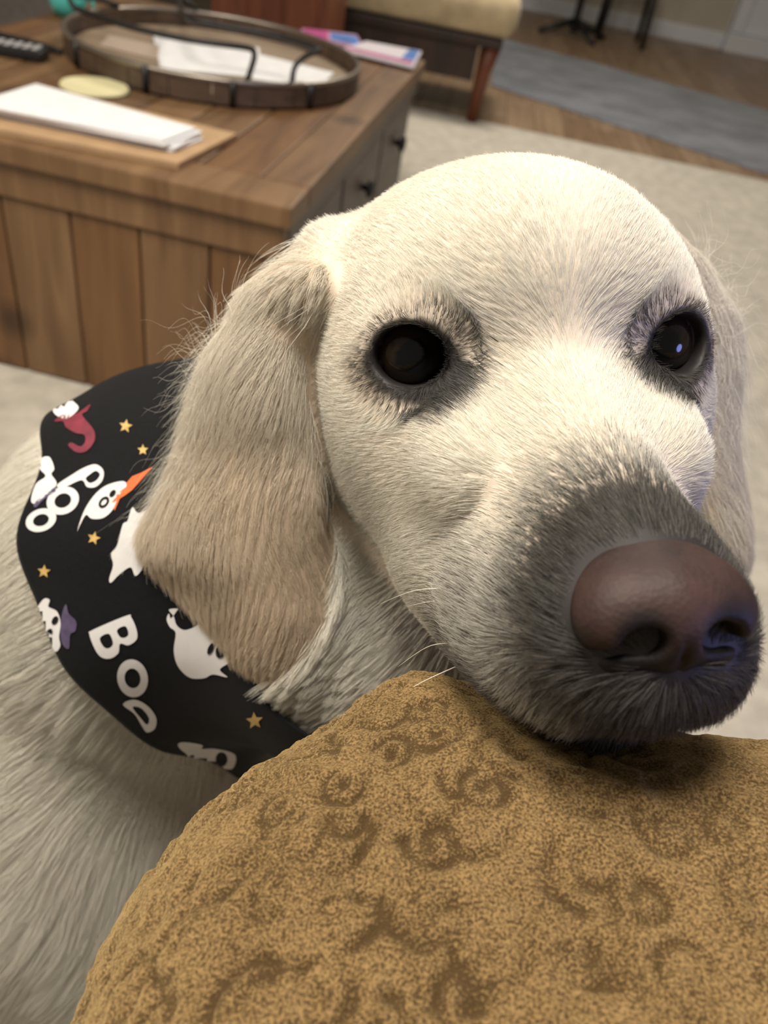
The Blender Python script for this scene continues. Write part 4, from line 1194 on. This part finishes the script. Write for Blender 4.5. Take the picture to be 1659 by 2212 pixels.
def coat_body(R, N):
    n = len(R); q = project(R / 1000)
    t = sstep(0, 1, ((R - NK0) @ NECK_A) / np.linalg.norm(NK1 - NK0))[:, None]
    flow = NECK_A * (1 - t) + NECK_B * t
    w = sstep(-60, -330, R[:, 0])[:, None]
    flow = flow * (1 - w) + np.array([-.85, 0, -.5]) * w
    low = sstep(430, 200, R[:, 2])[:, None]
    flow = flow * (1 - .7 * low) + np.array([-.15, 0, -1.0]) * low
    flow = unit(flow) + vnoise(R, 55.0) * .22
    leg = sstep(230, 120, R[:, 2])
    ln = 36 - 26 * leg
    ln = ln * (.62 + .38 * sstep(60, 190, np.linalg.norm(R - NK0, axis=-1)))
    ln = ln * (1 - .5 * sstep(75, 30, np.linalg.norm(R - px(600, 1480, .29), axis=-1)))
    P = grow(R, N, flow, ln, .22 + .35 * sstep(130, 60, np.linalg.norm(R - px(745, 1220, .272), axis=-1)), np.full(n, .30), 7, 7.0, .42, wav=.12, wavf=1.2, jit=.07)
    keep = np.ones(n, bool)
    cand = np.nonzero((R[:, 0] > -400) & (R[:, 2] > 300) & (face_to_cam(R, N) > -.5))[0]
    for i in cand:                                   # hair does not grow through the cloth
        a, b, c = P[i, 0] / 1000, P[i, 3] / 1000, P[i, 6] / 1000
        for s0, s1 in ((a, b), (b, c)):
            dv = s1 - s0; L_ = float(np.linalg.norm(dv)) + 1e-9
            if band_bvh.ray_cast(Vector(s0), Vector(dv / L_), L_)[0] is not None: keep[i] = False; break
    R, P, n = R[keep], P[keep], int(keep.sum())
    FUR.append((P, strand_radius(n, 7, rng.uniform(.06, .10, n)), mixcol(np.zeros(n), np.full(n, .04), n, R)))
_jn = 1 + 2.5 * sstep(70, 30, np.linalg.norm(allV - px(745, 1220, .272), axis=-1))
coat(is_head * _jn, 6.2, 250000, coat_head)
coat(ew, 6.0, 100000, coat_ear)
_near = 1 + 2.6 * sstep(.44, .32, (allV / 1000 - CAM) @ FWD)
coat((1 - ew) * (1 - is_head) * _near * _jn, 1.5, 190000, coat_body)
def coat_wisps(R, N):
    n = len(R); q = project(R / 1000)
    left = (q[:, 0] > 1100)[:, None]
    away = np.where(left, unit(R - px(1430, 700, .29)) * .9 + np.array([0, 0, -.5]), unit(R - px(640, 900, .27)) * .7 + unit(EAR_MID - R) * .6) + rng.normal(size=(n, 3)) * .35
    P = grow(R, N, away, np.full(n, 29.0), np.full(n, .5), np.full(n, .35), 12, 3.0, .25, wav=.75, wavf=1.4, jit=.2)
    FUR.append((P, strand_radius(n, 12, rng.uniform(.03, .05, n)), mixcol(np.zeros(n), np.full(n, .1), n, R)))
_q = project(allV / 1000)
coat(ew * (_q[:, 0] > 1500) * sstep(1000, 880, _q[:, 1]), .8, 420, coat_wisps)
coat(ew * (_q[:, 0] < 1100) * sstep(520, 420, _q[:, 0] + .25 * (_q[:, 1] - 700)) * sstep(1150, 950, _q[:, 1]), 1.0, 3000, coat_wisps)
for P, r, c in FUR:
    o = hair_object('fur', P / 1000, r / 1000, c, MAT['fur'], dog); o['kind'] = 'stuff'

# ------------------------------------------------------------------ nose, eyes, whiskers
NL = wh(NV)
nose_dark = np.maximum(sstep(-30, -38, NL[:, 2]), 0)  # nose colour goes darker towards the bottom and around the nostrils
for s in (-1, 1):
    nose_dark = np.maximum(nose_dark, sstep(7.5, 4.0, np.linalg.norm((NL - np.array([s * 7.8 + .7, 93, -33])) * np.array([1, .6, 1]), axis=-1)))
mesh_np('nose', NV / 1000, NQ, MAT['nose_leather'], dog, attrs={'nose_tone': nose_dark})
for s in (-1, 1):
    bm = bmesh.new(); bmesh.ops.create_uvsphere(bm, u_segments=64, v_segments=48, radius=EYE_R)
    sd, d, up = eye_frame(s)
    gz = unit(np.array([-.02, .97, .08]) + np.array([-.10 * (s > 0), 0, 0]))     # gaze in the head frame
    v = np.array([q.co[:] for q in bm.verts]); ca = (v / EYE_R) @ gz
    v = v + gz * (np.maximum(ca - .72, 0) * 1.6)[:, None]                         # corneal bulge
    r = np.degrees(np.arccos(np.clip(ca, -1, 1)))
    col = np.where((r < 23)[:, None], np.array([.003, .003, .003]), np.where((r < 45)[:, None], np.array([.020, .011, .006]), np.where((r < 50)[:, None], np.array([.006, .005, .005]), np.array([.045, .032, .026]))))
    f = np.array([[q.index for q in p.verts] if len(p.verts) == 4 else [p.verts[0].index, p.verts[1].index, p.verts[2].index, p.verts[2].index] for p in bm.faces])
    me_src = bpy.data.meshes.new('eye'); bm.to_mesh(me_src); bm.free()
    me_src.vertices.foreach_set('co', (hw(v + eye_c(s)) / 1000).astype(np.float32).ravel())
    a_ = me_src.attributes.new('eye_color', 'FLOAT_COLOR', 'POINT'); a_.data.foreach_set('color', np.concatenate([col, np.ones((len(col), 1))], 1).astype(np.float32).ravel())
    me_src.polygons.foreach_set('use_smooth', [True] * len(me_src.polygons)); me_src.materials.append(MAT['eye']); me_src.update()
    o = bpy.data.objects.new('eye', me_src); COL.objects.link(o); o.parent = dog; o['label'] = 'glossy dark brown eye'
for (x0, y0, d0, pts) in ((1000, 1272, .190, [(900, 1275, .200), (820, 1305, .215)]), (1005, 1300, .190, [(940, 1298, .2), (880, 1310, .21)]),
                          (985, 1440, .195, [(900, 1480, .2), (850, 1520, .205)]), (1010, 1390, .19, [(930, 1395, .2), (860, 1440, .21)])):
    P = spline([at(x0, y0, d0)] + [at(*q) for q in pts], 8)
    bm_obj('whisker', tube_bm(P, np.linspace(.00016, .00005, len(P)), 5), MAT['whisker'], dog, True)
